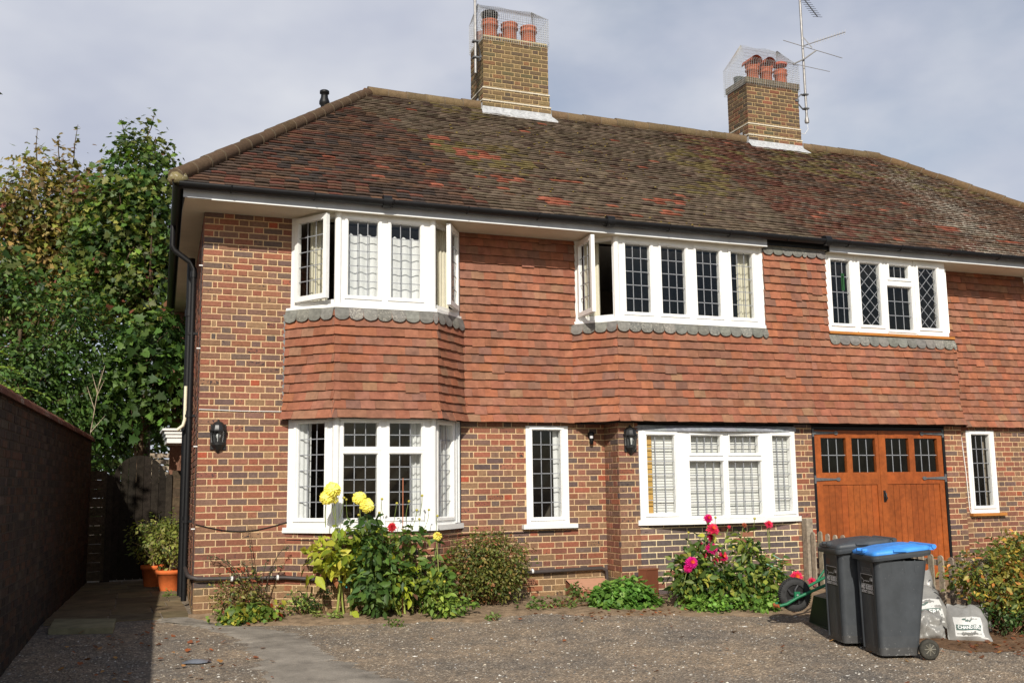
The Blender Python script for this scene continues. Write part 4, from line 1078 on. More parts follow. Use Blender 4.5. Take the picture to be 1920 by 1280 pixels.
def flower(parent, p, r, col, col2, facing, n=90, narrow=1.0, name='flower'):
    """pompon (narrow = 1): overlapping scale petals over a ball; spiky (narrow < 1): rays in layers"""
    mm = M(); p = Vector(p); fz = Vector(facing).normalized(); ex = fz.orthogonal().normalized(); ey = fz.cross(ex)
    for i in range(n):
        t = (i+.5)/n; ct = 1-1.5*t; st = math.sqrt(max(0, 1-ct*ct)); a = i*2.39996
        rad = ex*math.cos(a)+ey*math.sin(a); d = (fz*ct+rad*st).normalized(); s = d.cross(fz)
        s = s.normalized() if s.length > .05 else ex
        tn = s.cross(d).normalized()
        if tn.dot(rad) < 0: tn = -tn
        k = U(.84, 1.14); c = jit(col, .16, .04); c = col2 if t < .08 else c
        if narrow >= 1:
            q = p+d*r*.74*k+rv()*r*.05; w = r*.20; l = r*.40
            mm.face([q-tn*l*.7, q-s*w+d*r*.03, q+tn*l*.5-s*w*.7+d*r*.22, q+tn*l+d*r*.24, q+tn*l*.5+s*w*.7+d*r*.22, q+s*w+d*r*.05], c)
        else:
            o = (rad*(.35+.65*t**.5)+fz*(.75*(1-t)-.25*t)).normalized(); L_ = r*(.55+.5*t**.5)*k; b = p+fz*r*.15*(1-t); s2 = o.cross(fz)
            s2 = s2.normalized() if s2.length > .05 else ex; u = s2.cross(o)
            if u.dot(fz) < 0: u = -u
            w = r*.17; mm.face([b, b+o*L_*.55-s2*w+u*r*.05, b+o*L_, b+o*L_*.55+s2*w+u*r*.05], c)
    return mm.build(name, 'petal', parent)
def stem(mm, a, b, r0, r1, bend=.05, n=5, col=lit(110, 120, 60)):
    a, b = Vector(a), Vector(b); o = rv()*bend; o.z = 0
    pts = [a+(b-a)*(i/n)+o*math.sin(math.pi*i/n) for i in range(n+1)]
    mm.tube(pts, [r0+(r1-r0)*i/n for i in range(n+1)], 6, col); return pts

G1 = (lit(92, 120, 54), 3); G2 = (lit(60, 88, 38), 3); G3 = (lit(108, 134, 54), 2); YG = (lit(158, 166, 52), 1); DK = (lit(44, 68, 32), 2)
# ================================================================== TREES BEYOND THE SIDE WALL
def tree(name, label, cat, base, trunk, ells, n, per, cr, size, pal, kind='maple', group=None, up=.5, limbs=26, sprigs=(), inner=.45, zmin=None):
    t = world_thing(name, label, cat, base, group)
    L = Leaves(kind); cl = clumps(L, ells, n, per, cr, size, pal, up=up, inner=inner, zmin=zmin, shade=.45)
    w = M(); bc = lit(92, 78, 62)
    top = Vector(trunk[-1][:3])
    w.tube([q[:3] for q in trunk], [q[3] for q in trunk], 9, bc)
    for c, d in random.sample(cl, min(limbs, len(cl))):
        k = U(.35, .95); i = min(int(k*(len(trunk)-1)), len(trunk)-2); f_ = k*(len(trunk)-1)-i
        a = Vector(trunk[i][:3]).lerp(Vector(trunk[i+1][:3]), f_); r = trunk[i][3]*.35
        mid = a.lerp(c, .5)+Vector((U(-.15, .15), U(-.15, .15), U(.0, .25)))
        w.tube([a, mid, c], [r, r*.6, r*.18], 5, jit(bc, .2))
    for sp in sprigs:
        a = Vector(sp[0]); b = Vector(sp[1]); w.tube([a, a.lerp(b, .5)+rv()*.04, b], [.014, .01, .004], 4, bc)
        for i in range(sp[2]):
            q = a.lerp(b, U(.35, 1.02)); d = rv(); d.z *= .4
            L.add(q, Vector((0, -.2, .7))+rv()*.6, d+Vector((0, 0, -.2)), size*U(.7, 1.1), jit(random.choices([p_[0] for p_ in pal], [p_[1] for p_ in pal])[0], .2))
    L.build('crown', t); w.build('trunk', 'bark', t); return t
OL = (lit(142, 128, 66), 4); TN = (lit(172, 146, 90), 3); BRN = (lit(112, 92, 54), 2); OG = (lit(94, 104, 48), 4.5); RB = (lit(128, 78, 62), .2)
YGT = (lit(136, 140, 66), 1.6)
tree('maple_tree', 'tall maple with thin olive and tan autumn crown, behind the dark shrub', 'tree', (-2.75, 10.4, 0),
     [(-2.75, 10.4, 0, .16), (-2.7, 10.4, 2.5, .13), (-2.5, 10.3, 5, .09), (-2.3, 10.3, 7.2, .04)],
     [(-2.3, 10.4, 7.0, 1.35, 1.1, 1.15), (-3.3, 10.5, 6.0, 1.3, 1.1, 1.0), (-1.6, 10.3, 6.3, 1.1, 1.0, 1.15), (-2.6, 10.3, 5.2, 1.7, 1.1, .95), (-1.0, 10.2, 5.4, 1.0, .9, .8), (-4.3, 10.6, 5.2, 1.2, 1, 1.1), (-2.3, 10.5, 7.9, .8, .6, .5), (-1.5, 10.3, 7.1, .8, .8, .7), (-3.3, 10.5, 7.0, .7, .7, .5), (-1.3, 10.2, 5.9, .9, .8, .8)],
     1500, 13, .18, .105, [OL, TN, BRN, OG, YGT, RB], limbs=70,
     sprigs=[((-2.63, 10.3, 8.0), (-2.66, 10.3, 8.75), 9), ((-1.95, 10.3, 8.1), (-1.9, 10.3, 8.95), 10), ((-2.2, 10.3, 8.0), (-2.25, 10.3, 8.7), 7), ((-3.15, 10.4, 7.0), (-3.2, 10.4, 7.6), 7)], inner=.3)
tree('maple_tree', 'maple with fuller green crown rising beside the roof corner', 'tree', (-.45, 9.0, 0),
     [(-.45, 9.0, 0, .17), (-.42, 9.0, 2.2, .15), (-.5, 8.9, 4.5, .11), (-.6, 8.9, 7.4, .04)],
     [(-1.25, 9.0, 6.0, .7, .8, .8), (-.65, 8.9, 7.55, .62, .8, .95), (-.95, 8.9, 6.7, .85, .9, .9), (-.35, 8.9, 6.4, .62, .9, 1.2), (-.55, 8.9, 5.2, .8, .9, .9), (-.2, 8.9, 4.2, .75, .9, .8), (.4, 9.3, 5.8, .7, .8, .8)],
     850, 14, .155, .115, [G1, G3, OG, G2, G2, YGT, RB], limbs=60,
     sprigs=[((-.62, 8.9, 8.2), (-.42, 8.9, 8.95), 11), ((-.9, 8.9, 8.0), (-1.05, 8.9, 8.68), 9), ((-.35, 8.9, 7.9), (-.12, 8.9, 8.3), 8), ((-.2, 8.9, 7.0), (.22, 8.9, 7.35), 9)], inner=.35)
tree('lilac_shrub', 'dense dark green heart-leaved shrub rising above the garden wall', 'shrub', (-2.7, 6.2, 0),
     [(-2.7, 6.2, 0, .08), (-2.6, 6.2, 2, .06), (-2.4, 6.2, 4, .03)],
     [(-2.3, 6.6, 3.9, 1.3, 1.0, 1.25), (-1.5, 6.7, 3.4, .95, .9, 1.15), (-2.9, 6.2, 3.0, 1.1, 1.1, 1.0), (-1.5, 6.4, 2.6, .75, .8, .7), (-2.0, 6.0, 3.1, .9, .8, .8), (-2.2, 6.0, 2.3, .9, .8, .6), (-1.0, 6.6, 1.9, .5, .5, .5), (-.7, 7.0, 2.2, .4, .4, .3)],
     900, 15, .16, .105, [G2, (lit(70, 98, 44), 3), G1, DK, (lit(96, 122, 56), 1.5)], kind='oval', limbs=30, inner=.5)
tree('sycamore_sapling', 'sycamore saplings with broad dark leaves between the wall and the house', 'shrub', (-.55, 6.3, 0),
     [(-.55, 6.3, 0, .05), (-.5, 6.4, 2, .04), (-.45, 6.5, 3.6, .02)],
     [(-.35, 6.7, 3.6, .65, .7, .9), (-.8, 6.6, 3.0, .6, .7, .7), (-.3, 6.8, 2.75, .5, .6, .5), (-1.0, 6.4, 2.5, .4, .5, .4)],
     170, 12, .16, .15, [G2, DK, G1, (lit(96, 132, 58), 1)], limbs=14)
tree('background_hedge_tree', 'low dark trees at the bottom of the garden behind the gate', 'tree', (-1.8, 14.5, 0),
     [(-1.8, 14.5, 0, .16), (-1.7, 14.5, 2.2, .12), (-1.6, 14.5, 4, .06)],
     [(-3.2, 14.6, 3.4, 1.9, 1.2, 2.0), (-1.2, 14.6, 3.0, 1.7, 1.2, 2.2), (.6, 14.8, 2.4, 1.4, 1.2, 1.6), (-2.2, 14.8, 1.4, 2.4, 1.0, 1.2)],
     420, 14, .26, .19, [DK, G2, G1, OG], limbs=20, kind='oval', inner=.3)
tree('maple_tree', 'reddish green maple branches at the left edge above the shrub', 'tree', (-4.1, 7.6, 0),
     [(-4.1, 7.6, 0, .1), (-3.9, 7.6, 2.4, .08), (-3.6, 7.6, 4.6, .03)],
     [(-2.95, 7.6, 5.15, .75, .7, .5), (-3.6, 7.6, 4.6, .9, .8, .8)],
     90, 12, .17, .16, [G1, G2, RB, (lit(150, 92, 66), 1.6), OG], limbs=14)
# neighbour's tree out of frame to the left whose crown shades the gate
tree('neighbour_tree', 'leafy tree in the next garden, beyond the left edge of the photograph', 'tree', (-4.3, -.8, 0),
     [(-4.3, -.8, 0, .14), (-4.1, -.7, 2.4, .11), (-3.3, -.5, 4.6, .05)],
     [(-3.75, -.6, 4.5, .95, 1.2, .8), (-3.7, -1.0, 4.9, 1.0, 1.2, .8), (-3.6, .8, 4.1, 1.0, 1.1, .8)],
     230, 13, .2, .2, [G2, DK, G1], limbs=18, kind='oval', inner=.1)
# fern-like spray over the wall, dead twig
t = world_thing('ailanthus_spray', 'bright green feathery spray hanging over the garden wall at the left edge', 'plant', (-1.9, -2.6, 2.2))
L = Leaves('small'); w = M()
for k in range(16):
    a = Vector((-1.95+U(-.1, .1), -2.7+U(-.3, .5), 2.2+U(-.15, .3))); b = a+Vector((U(.1, .42), U(-.1, .35), U(-.28, .16)))
    pts = [a.lerp(b, i/6)+Vector((0, 0, .07*math.sin(math.pi*i/6))) for i in range(7)]; w.tube(pts, .003, 4, lit(120, 120, 60))
    for i in range(1, 13):
        q = a.lerp(b, i/12.5)+Vector((0, 0, .07*math.sin(math.pi*i/12.5))); d = (b-a).normalized(); s_ = d.cross(Vector((0, 0, 1)))
        for sg in (-1, 1): L.add(q, Vector((0, -.2, 1))+rv()*.3, s_*sg+d*.4+Vector((0, 0, -.3)), .075*(1-.4*i/12), jit(lit(150, 180, 66), .2))
L.build('foliage', t); w.build('stems', 'bark', t)
t = world_thing('dead_twig', 'bare pale twig standing up from the far end of the wall top', 'twig', (-1.22, 4.6, 2.2)); w = M()
w.tube([(-1.25, 4.6, 2.15), (-1.2, 4.7, 2.6), (-1.16, 4.7, 2.95), (-1.12, 4.7, 3.2)], [.009, .007, .005, .002], 5, lit(160, 146, 124))
for a, b in (((-1.17, 4.7, 2.85), (-1.26, 4.7, 3.15)), ((-1.18, 4.7, 2.8), (-1.08, 4.7, 3.05)), ((-1.2, 4.7, 2.6), (-1.32, 4.7, 2.95)), ((-1.15, 4.7, 2.98), (-1.08, 4.7, 3.28)), ((-1.24, 4.6, 2.25), (-1.05, 4.6, 2.5))):
    w.tube([a, b], [.006, .002], 4, lit(190, 175, 150))
w.build('twigs', 'bark', t)

# ================================================================== SIDE WALL, GATE, FENCES
t = world_thing('garden_wall', 'tall shaded brick boundary wall with terracotta coping along the side passage', 'wall', (-1.55, 0, 0))
wx = lambda y: -1.515+.058*y
fw = F((wx(-7.5), -7.5), (wx(5.0), 5.0))
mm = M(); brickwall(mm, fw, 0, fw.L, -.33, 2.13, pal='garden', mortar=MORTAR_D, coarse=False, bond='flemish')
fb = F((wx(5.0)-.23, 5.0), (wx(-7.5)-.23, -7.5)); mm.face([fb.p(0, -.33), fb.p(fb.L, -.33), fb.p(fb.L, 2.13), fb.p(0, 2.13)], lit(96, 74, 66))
fe = F((wx(-7.5), -7.5), (wx(-7.5)-.23, -7.5)); mm.face([fe.p(0, -.33), fe.p(fe.L, -.33), fe.p(fe.L, 2.13), fe.p(0, 2.13)], lit(96, 74, 66))
fe = F((wx(5)-.23, 5), (wx(5), 5)); mm.face([fe.p(0, -.33), fe.p(fe.L, -.33), fe.p(fe.L, 2.13), fe.p(0, 2.13)], lit(96, 74, 66))
mm.build('brickwork', 'brick', t)
mm = M(); y = -7.5
while y < 5.0:
    e = min(y+.215, 5.02); c = jit(lit(120, 76, 60), .22, .05); n = 8; rows = []
    for yy in (y+.002, e-.006):
        rows.append([(wx(yy)-.115-.165*math.cos(math.pi*i/n), yy, 2.125+.125*math.sin(math.pi*i/n)+U(-.003, .003)) for i in range(n+1)])
    mm.grid([r[::-1] for r in rows], c, U(0, .7)); mm.face(rows[0], c)
    y += .22
mm.face([(wx(-7.5)-.28, -7.5, 2.127), (wx(5)-.28, 5, 2.127), (wx(5)+.05, 5, 2.127), (wx(-7.5)+.05, -7.5, 2.127)], lit(70, 50, 42))
mm.build('coping', 'tile', t)
t = world_thing('garden_gate', 'arched weathered board gate in deep shade at the end of the side passage', 'gate', (-.5, 5.05, 0))
mm = M(); x0, x1 = -.90, -.12; n = 7; bw = (x1-x0)/n
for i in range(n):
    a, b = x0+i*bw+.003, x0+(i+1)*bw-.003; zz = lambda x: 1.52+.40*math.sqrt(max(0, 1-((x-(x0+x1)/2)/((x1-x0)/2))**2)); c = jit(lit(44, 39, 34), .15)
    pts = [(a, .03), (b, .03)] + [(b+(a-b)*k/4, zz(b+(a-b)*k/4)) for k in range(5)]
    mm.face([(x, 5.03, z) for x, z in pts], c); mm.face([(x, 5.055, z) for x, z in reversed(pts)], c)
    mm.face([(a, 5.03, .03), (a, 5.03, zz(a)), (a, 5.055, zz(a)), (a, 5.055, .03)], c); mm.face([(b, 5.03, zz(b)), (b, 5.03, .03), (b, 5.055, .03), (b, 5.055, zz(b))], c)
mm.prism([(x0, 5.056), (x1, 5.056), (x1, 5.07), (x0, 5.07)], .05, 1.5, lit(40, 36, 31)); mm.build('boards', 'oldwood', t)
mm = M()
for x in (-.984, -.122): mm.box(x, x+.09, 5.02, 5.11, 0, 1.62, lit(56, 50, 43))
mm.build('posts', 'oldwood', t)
mm = M(); mm.tube([(-.2, 5.02, 1.0), (-.2, 4.99, 1.0), (-.2, 4.99, .9), (-.2, 5.02, .9)], .008, 5); mm.build('handle', 'blackiron', t)
def slatfence(x0, x1, z1, label):
    t = world_thing('slat_fence', label, 'fence', ((x0+x1)/2, 5.1, 0)); mm = M(); z = .03
    while z < z1:
        mm.box(x0, x1, 5.06, 5.075, z, z+.135, jit(lit(84, 72, 58), .15)); z += .138
    mm.build('slats', 'oldwood', t); p = M(); p.box(x0, x0+.05, 5.076, 5.14, 0, z1+.03, lit(70, 60, 50)); p.box(x1-.05, x1, 5.076, 5.14, 0, z1+.03, lit(70, 60, 50)); p.build('posts', 'oldwood', t)
slatfence(-1.26, -.985, 1.65, 'short dark slatted fence panel between the wall end and the arched gate')
slatfence(-.03, .30, 1.62, 'slatted fence panel between the arched gate and the house')
t = world_thing('panel_fence', 'pale slatted fence glimpsed above the gate at the bottom of the garden', 'fence', (-.2, 10.9, 0)); mm = M(); z = .1
while z < 2.1: mm.box(-.35, 1.4, 10.9, 10.92, z, z+.10, jit(lit(190, 176, 150), .1)); z += .13
mm.build('slats', 'oldwood', t); mm = M()
for x in (-.35, .45, 1.3): mm.box(x, x+.08, 10.921, 11.0, 0, 2.1, lit(150, 136, 112))
mm.build('posts', 'oldwood', t)

def picket_run(y0, y1, h, label, posts, step=.15):
    t = world_thing('picket_fence', label, 'fence', (7.8, (y0+y1)/2, gz(y0)))
    y = y0; gcol = lit(160, 146, 128)
    while y > y1:
        z0 = gz(y)+.05; z1 = gz(y)+h+U(-.012, .012); c = jit(gcol, .16, .03); w = .075; pts = [(y, z0), (y-w, z0)]
        pts += [(y-w/2-(w/2)*math.cos(math.pi*i/6), z1-.035+.035*math.sin(math.pi*i/6)) for i in range(7)]
        mm = M(); mm.face([(7.785, q, z) for q, z in pts], c); mm.face([(7.803, q, z) for q, z in reversed(pts)], c)
        for i in range(len(pts)):
            a, b = pts[i], pts[(i+1) % len(pts)]; mm.face([(7.785, a[0], a[1]), (7.803, a[0], a[1]), (7.803, b[0], b[1]), (7.785, b[0], b[1])], c)
        mm.build('picket', 'oldwood', t); y -= step
    for zz in (.22, .56):
        mm = M(); mm.face([(7.8035, y0, gz(y0)+zz), (7.8035, y1, gz(y1)+zz), (7.8035, y1, gz(y1)+zz+.06), (7.8035, y0, gz(y0)+zz+.06)], gcol)
        mm.face([(7.84, y1, gz(y1)+zz), (7.84, y0, gz(y0)+zz), (7.84, y0, gz(y0)+zz+.06), (7.84, y1, gz(y1)+zz+.06)], gcol); mm.face([(7.8035, y0, gz(y0)+zz+.06), (7.8035, y1, gz(y1)+zz+.06), (7.84, y1, gz(y1)+zz+.06), (7.84, y0, gz(y0)+zz+.06)], gcol)
        mm.build('rail', 'oldwood', t)
    for y, hh in posts:
        mm = M(); mm.box(7.75, 7.85, y-.05, y+.05, gz(y)-.05, gz(y)+hh, lit(150, 138, 122)); mm.build('post', 'oldwood', t)
picket_run(-.55, -1.85, .76, 'weathered picket fence starting at the pier left of the garage', [(-.47, .92), (-1.93, .735)])
picket_run(-2.05, -3.35, .67, 'lower run of weathered picket fence behind the bins and hedge', [(-3.42, .7)])

# ================================================================== POTS
def potted(loc, r, h, fr, n, label, rz=0):
    t = thing('potted_shrub', label, 'potted plant', loc, rz, 'potted shrubs by the drainpipe'); mm = M(); c = lit(214, 112, 60)
    mm.lathe([(r*.68, 0), (r*.92, h*.80), (r*1.0, h*.81), (r*1.02, h*.99), (r*.97, h), (r*.88, h*.98), (r*.86, h*.88), (0, h*.88)], 0, 0, 0, 28, c); mm.build('pot', 'terra', t)
    s = M(); L = Leaves('small')
    tips = clumps(L, [(0, 0, h+fr*1.15, fr, fr, fr*1.05), (fr*.3, 0, h+fr*1.6, fr*.7, fr*.7, fr*.8)], n, 11, .05, .062, [(lit(140, 146, 66), 3), (lit(112, 124, 54), 3), (lit(168, 170, 92), 2), (lit(84, 100, 44), 2)], up=.6, inner=.4)
    s.tube([(0, 0, h*.85), (.01, 0, h+.12)], .014, 6, lit(150, 130, 96))
    for c_, d in random.sample(tips, 22): s.tube([(0, 0, h+.06), Vector((0, 0, h+.2)).lerp(c_, .5), c_], [.008, .006, .003], 4, lit(160, 144, 104))
    L.build('foliage', t); s.build('stems', 'bark', t); return t
potted((-.105, 3.2, 0), .185, .29, .31, 95, 'nearer potted shrub in a terracotta pot beside the drainpipe')
potted((-.30, 3.95, 0), .175, .31, .33, 85, 'rear potted shrub half in shadow, in a terracotta pot')

# ================================================================== PLANTS ALONG THE FRONT WALL
def B(y): return gz(y)+.02
# yellow dahlia
def dahlia(name, label, base, stems_, ells, nc, per, size, pal, flowers, buds=(), stemcol=lit(150, 160, 80), cr=.06, kind='oval', loose=()):
    t = world_thing(name, label, 'flowering plant', (base[0], base[1], B(base[1])))
    s = M(); L = Leaves(kind)
    clumps(L, ells, nc, per, cr, size, pal, up=.45, droop=.45, inner=.25, shade=.3)
    for a, b, r in stems_: stem(s, a, b, r, r*.6, .04, col=stemcol)
    for p, sz, c in loose: L.add(p, Vector((0, -.8, .5))+rv()*.4, Vector((U(-.6, .6), -.4, -.7)), sz, jit(c, .12))
    L.build('foliage', t); 
    for (p, r, c, c2, fc, n, nar) in flowers:
        flower(t, p, r, c, c2, fc, n, nar)
        q = Vector(p); stem(s, (q.x+U(-.06, .06), q.y+.08, q.z-.32), (q.x, q.y+.02, q.z-r*.4), .006, .005, .02, col=lit(128, 140, 80))
    for p in buds:
        stem(s, (p[0]+U(-.05, .05), p[1]+.05, p[2]-.22), p, .0035, .003, .02, col=lit(120, 136, 70)); s.lathe([(0, -.014), (.013, -.008), (.017, .004), (.009, .014), (0, .016)], *p, 8, lit(178, 168, 66))
    s.build('stems', 'plastic', t); return t
YEL = (.86, .78, .17); YEL2 = (.88, .84, .30)
dahlia('dahlia_plant', 'tall dahlia with four big yellow pompon blooms in front of the bay window', (1.56, -.62),
    [((1.46, -.60, -.03), (1.45, -.62, .75), .016), ((1.62, -.62, -.03), (1.70, -.62, .75), .015), ((1.56, -.55, -.03), (1.52, -.6, .7), .012)],
    [(1.33, -.66, .62, .24, .2, .2), (1.55, -.64, .66, .24, .2, .22), (1.42, -.62, .88, .13, .12, .14), (1.78, -.6, .66, .22, .2, .28)], 64, 7, .125,
    [(lit(170, 176, 58), 4), (lit(140, 156, 50), 3), (lit(186, 182, 70), 2), (lit(110, 130, 48), 2)],
    [((1.365, -.80, 1.355), .086, YEL, YEL2, (-.1, -.8, .45), 130, 1.0), ((1.31, -.78, 1.275), .074, YEL, YEL2, (-.3, -.8, .2), 120, 1.0), ((1.665, -.80, 1.262), .074, YEL, YEL2, (-.2, -.7, .5), 120, 1.0), ((1.735, -.84, 1.185), .077, YEL, YEL2, (.2, -.8, .3), 120, 1.0), ((1.40, -.76, 1.25), .04, YEL, YEL2, (.2, -.8, .3), 50, 1.0)],
    [(1.51, -.72, 1.27), (1.68, -.7, 1.08), (1.54, -.7, 1.25)],
    loose=[((1.22, -.68, .44), .2, lit(178, 182, 56)), ((1.42, -.66, .42), .14, lit(170, 110, 74)), ((1.72, -.7, .34), .17, lit(170, 180, 70)), ((1.38, -.7, .5), .16, lit(180, 184, 60)), ((1.56, -.72, .5), .18, lit(172, 180, 60)), ((1.62, -.7, .06), .15, lit(170, 182, 60))])
# teal twine round the yellow dahlia and a cane
t = world_thing('garden_twine', 'turquoise twine tied between the yellow dahlia stems', 'twine', (1.55, -.63, .36)); mm = M()
mm.tube([(1.46, -.64, .38), (1.54, -.67, .345), (1.66, -.64, .36)], .006, 5, lit(60, 170, 170)); mm.tube([(1.53, -.67, .345), (1.56, -.68, .30)], .005, 4, lit(60, 170, 170)); mm.build('cord', 'plastic', t)
dahlia('dahlia_plant', 'bushy dark green dahlia beside the yellow blooms with thin seed stems', (1.90, -.70),
    [((1.86, -.7, -.03), (1.86, -.7, .7), .012), ((1.98, -.7, -.03), (1.95, -.72, .6), .012)],
    [(1.83, -.74, .70, .22, .2, .26), (1.86, -.80, .30, .24, .2, .28), (1.72, -.76, .95, .14, .14, .14)], 95, 8, .105,
    [G1, (lit(84, 112, 60), 4), (lit(104, 128, 62), 3), G2, (lit(150, 160, 64), .6)], [], [(1.93, -.75, 1.25), (1.90, -.75, 1.1)])
dahlia('dahlia_plant', 'dahlia bush with one small red flower under the bay window sill', (2.28, -.74),
    [((2.2, -.75, -.03), (2.18, -.72, .8), .014), ((2.36, -.75, -.03), (2.35, -.75, .7), .012), ((2.28, -.75, -.03), (2.26, -.72, .8), .012), ((2.12, -.75, -.03), (2.05, -.8, .5), .012), ((2.42, -.75, -.03), (2.48, -.8, .5), .010)],
    [(2.20, -.76, .76, .24, .2, .20), (2.36, -.78, .42, .32, .22, .26), (2.12, -.78, .30, .25, .2, .26), (2.52, -.80, .30, .22, .2, .24)], 125, 8, .10,
    [G1, (lit(104, 128, 54), 4), (lit(128, 142, 58), 3), G2, YG, (lit(110, 80, 62), .5)],
    [((2.01, -.88, .945), .058, lit(212, 60, 70), lit(180, 40, 50), (-.1, -.9, .3), 60, .8)],
    [(2.10, -.75, 1.2), (2.24, -.75, 1.22), (2.33, -.75, 1.12), (2.36, -.75, 1.02), (2.40, -.72, 1.28), (2.48, -.72, 1.12), (2.58, -.72, 1.05)])
t = world_thing('garden_cane', 'thin reddish cane standing in the dahlia bush', 'cane', (2.17, -.74, 0)); mm = M(); mm.tube([(2.17, -.74, -.03), (2.172, -.74, 1.48)], .006, 6, lit(176, 110, 80)); mm.build('rod', 'plastic', t)
dahlia('dahlia_plant', 'low plant with a single small yellow flower right of the bay window', (2.62, -1.0),
    [((2.55, -1.0, -.05), (2.52, -.9, .75), .006)], [(2.55, -1.0, .10, .17, .13, .13), (2.72, -1.02, .08, .14, .12, .10)], 44, 8, .075,
    [(lit(124, 150, 62), 4), G1, (lit(150, 166, 70), 2)], [((2.52, -.92, .835), .048, YEL, lit(220, 180, 60), (0, -.9, .4), 40, 1.2)], [(2.56, -1.05, .35)])
def shrub(name, label, base, ells, nc, per, cr, size, pal, kind='small', nst=16, stemcol=lit(110, 84, 64), inner=.35, cat='shrub', up=.5, spread=.05):
    t = world_thing(name, label, cat, (base[0], base[1], B(base[1]))); L = Leaves(kind); cl = clumps(L, ells, nc, per, cr, size, pal, up=up, inner=inner)
    s = M(); b = Vector((base[0], base[1], gz(base[1])-.02))
    for c, d in random.sample(cl, min(nst, len(cl))):
        a = b+Vector((U(-spread, spread), U(-spread, spread), 0)); s.tube([a, a.lerp(c, .5)+rv()*.05, c], [.010, .007, .003], 5, jit(stemcol, .2))
    L.build('foliage', t); s.build('stems', 'bark', t); return t
shrub('box_shrub', 'rounded small-leaved olive green shrub between the bay and the narrow window', (3.32, -.42),
    [(3.28, -.46, .50, .40, .34, .36), (3.10, -.46, .42, .36, .3, .38), (3.50, -.46, .45, .32, .3, .34), (3.30, -.44, .72, .26, .22, .16), (3.3, -.5, .3, .45, .34, .25)], 820, 9, .05, .046,
    [(lit(124, 122, 60), 4), (lit(104, 112, 52), 4), (lit(84, 98, 44), 3), (lit(150, 130, 72), 2), (lit(160, 108, 72), .7)], nst=40, spread=.03)
shrub('berberis_bush', 'mixed low shrub with yellowish and red-tinted leaves at the house corner', (.45, -.36),
    [(.38, -.38, .20, .22, .15, .18), (.55, -.36, .28, .18, .14, .2), (.25, -.36, .32, .12, .1, .1)], 110, 8, .05, .05,
    [(lit(130, 128, 64), 3), (lit(158, 150, 78), 2), (lit(92, 104, 54), 3), (lit(160, 90, 66), .8), (lit(120, 84, 70), 1)], nst=18)
t = world_thing('cotoneaster_sprays', 'dark thin arching sprays of tiny leaves against the brick by the waste pipe', 'plant', (.68, -.15, 0)); L = Leaves('small'); s = M()
for e in ((.05, -.08, .66), (.15, -.1, .62), (.55, -.1, .98), (.45, -.12, .55), (.80, -.14, .58), (.95, -.15, .50), (.60, -.2, .5), (1.0, -.2, .72), (.35, -.18, .5)):
    a = Vector((.68, -.2, -.02)); b = Vector(e); pts = [a.lerp(b, i/10)+Vector((0, 0, .22*math.sin(math.pi*i/10)*(1 if e[2] < .9 else .2))) for i in range(11)]; s.tube(pts, [.006-.0004*i for i in range(11)], 4, lit(84, 70, 60))
    for i in range(46):
        k = U(.12, 1)*10; j = min(9, int(k)); q = pts[j].lerp(pts[j+1], k-j)+rv()*.014; L.add(q, rv()+Vector((0, -.5, .4)), rv(), U(.018, .032), jit(lit(78, 96, 66), .25))
L.build('foliage', t); s.build('stems', 'bark', t)
shrub('hardy_geranium', 'low lobed-leaf plant with one red leaf at the edge of the path', (.50, -.62), [(.40, -.60, .05, .24, .14, .06), (.68, -.58, .07, .18, .13, .08)], 70, 7, .05, .07, [(lit(120, 146, 62), 4), G1, (lit(176, 170, 70), 1), (lit(196, 92, 66), .5)], 'ivy', 8, cat='plant', inner=.1)
shrub('euonymus_plant', 'small bright plant beside the ground under the bay window edge', (1.10, -.36), [(1.08, -.38, .13, .14, .12, .11), (1.22, -.34, .10, .1, .1, .08)], 55, 8, .04, .045, [(lit(120, 140, 66), 3), (lit(158, 170, 90), 2), G2], 'small', 8, cat='plant')
shrub('trailing_ivy', 'dark trailing plant climbing toward the yellow dahlia stem', (1.33, -.44), [(1.28, -.46, .12, .08, .06, .12), (1.38, -.5, .28, .06, .06, .12)], 40, 8, .025, .03, [DK, G2], 'small', 6, cat='plant')
for x, y, lb in ((1.24, -.62, 'tiny weed rosette in bare soil left of the yellow dahlia'), (1.42, -.74, 'tiny weed rosette at the foot of the yellow dahlia')):
    shrub('weed', lb, (x, y), [(x, y, gz(y)+.05, .07, .06, .04)], 16, 6, .02, .045, [(lit(130, 150, 70), 1), (lit(150, 160, 90), 1)], 'small', 3, cat='plant')
# strip of weeds in front of the meter box and geranium mound
shrub('ground_weeds', 'straggly low weeds in the soil left of the bright green mound', (3.95, -.80), [(3.7, -.82, .03, .24, .1, .07), (4.1, -.86, .03, .26, .1, .07), (4.35, -.62, .10, .12, .1, .10), (4.6, -1.0, .02, .2, .1, .06)], 95, 7, .04, .04, [G1, (lit(136, 150, 84), 2), (lit(150, 92, 66), 1.2), (lit(110, 120, 70), 2)], 'ivy', 10, cat='plant', inner=.1)
shrub('geranium_mound', 'dense bright green geranium mound in front of the brown meter box', (4.82, -.98), [(4.80, -.95, .02, .38, .28, .24), (4.64, -1.0, .02, .26, .24, .17), (4.98, -1.08, .0, .22, .20, .07)], 330, 8, .035, .068, [(lit(104, 146, 60), 5), (lit(86, 126, 50), 4), (lit(128, 164, 76), 2)], 'ivy', 6, cat='plant', inner=.75, up=.7)
shrub('ground_ivy', 'bright green ground cover at the foot of the pink dahlias', (5.5, -1.45), [(5.50, -1.42, .0, .22, .16, .09), (5.72, -1.6, .0, .4, .25, .10), (6.2, -1.75, .0, .4, .22, .09)], 190, 8, .05, .05, [(lit(122, 160, 66), 5), (lit(100, 140, 56), 3), (lit(146, 172, 84), 1)], 'ivy', 6, cat='ground cover', inner=.1, up=.7)
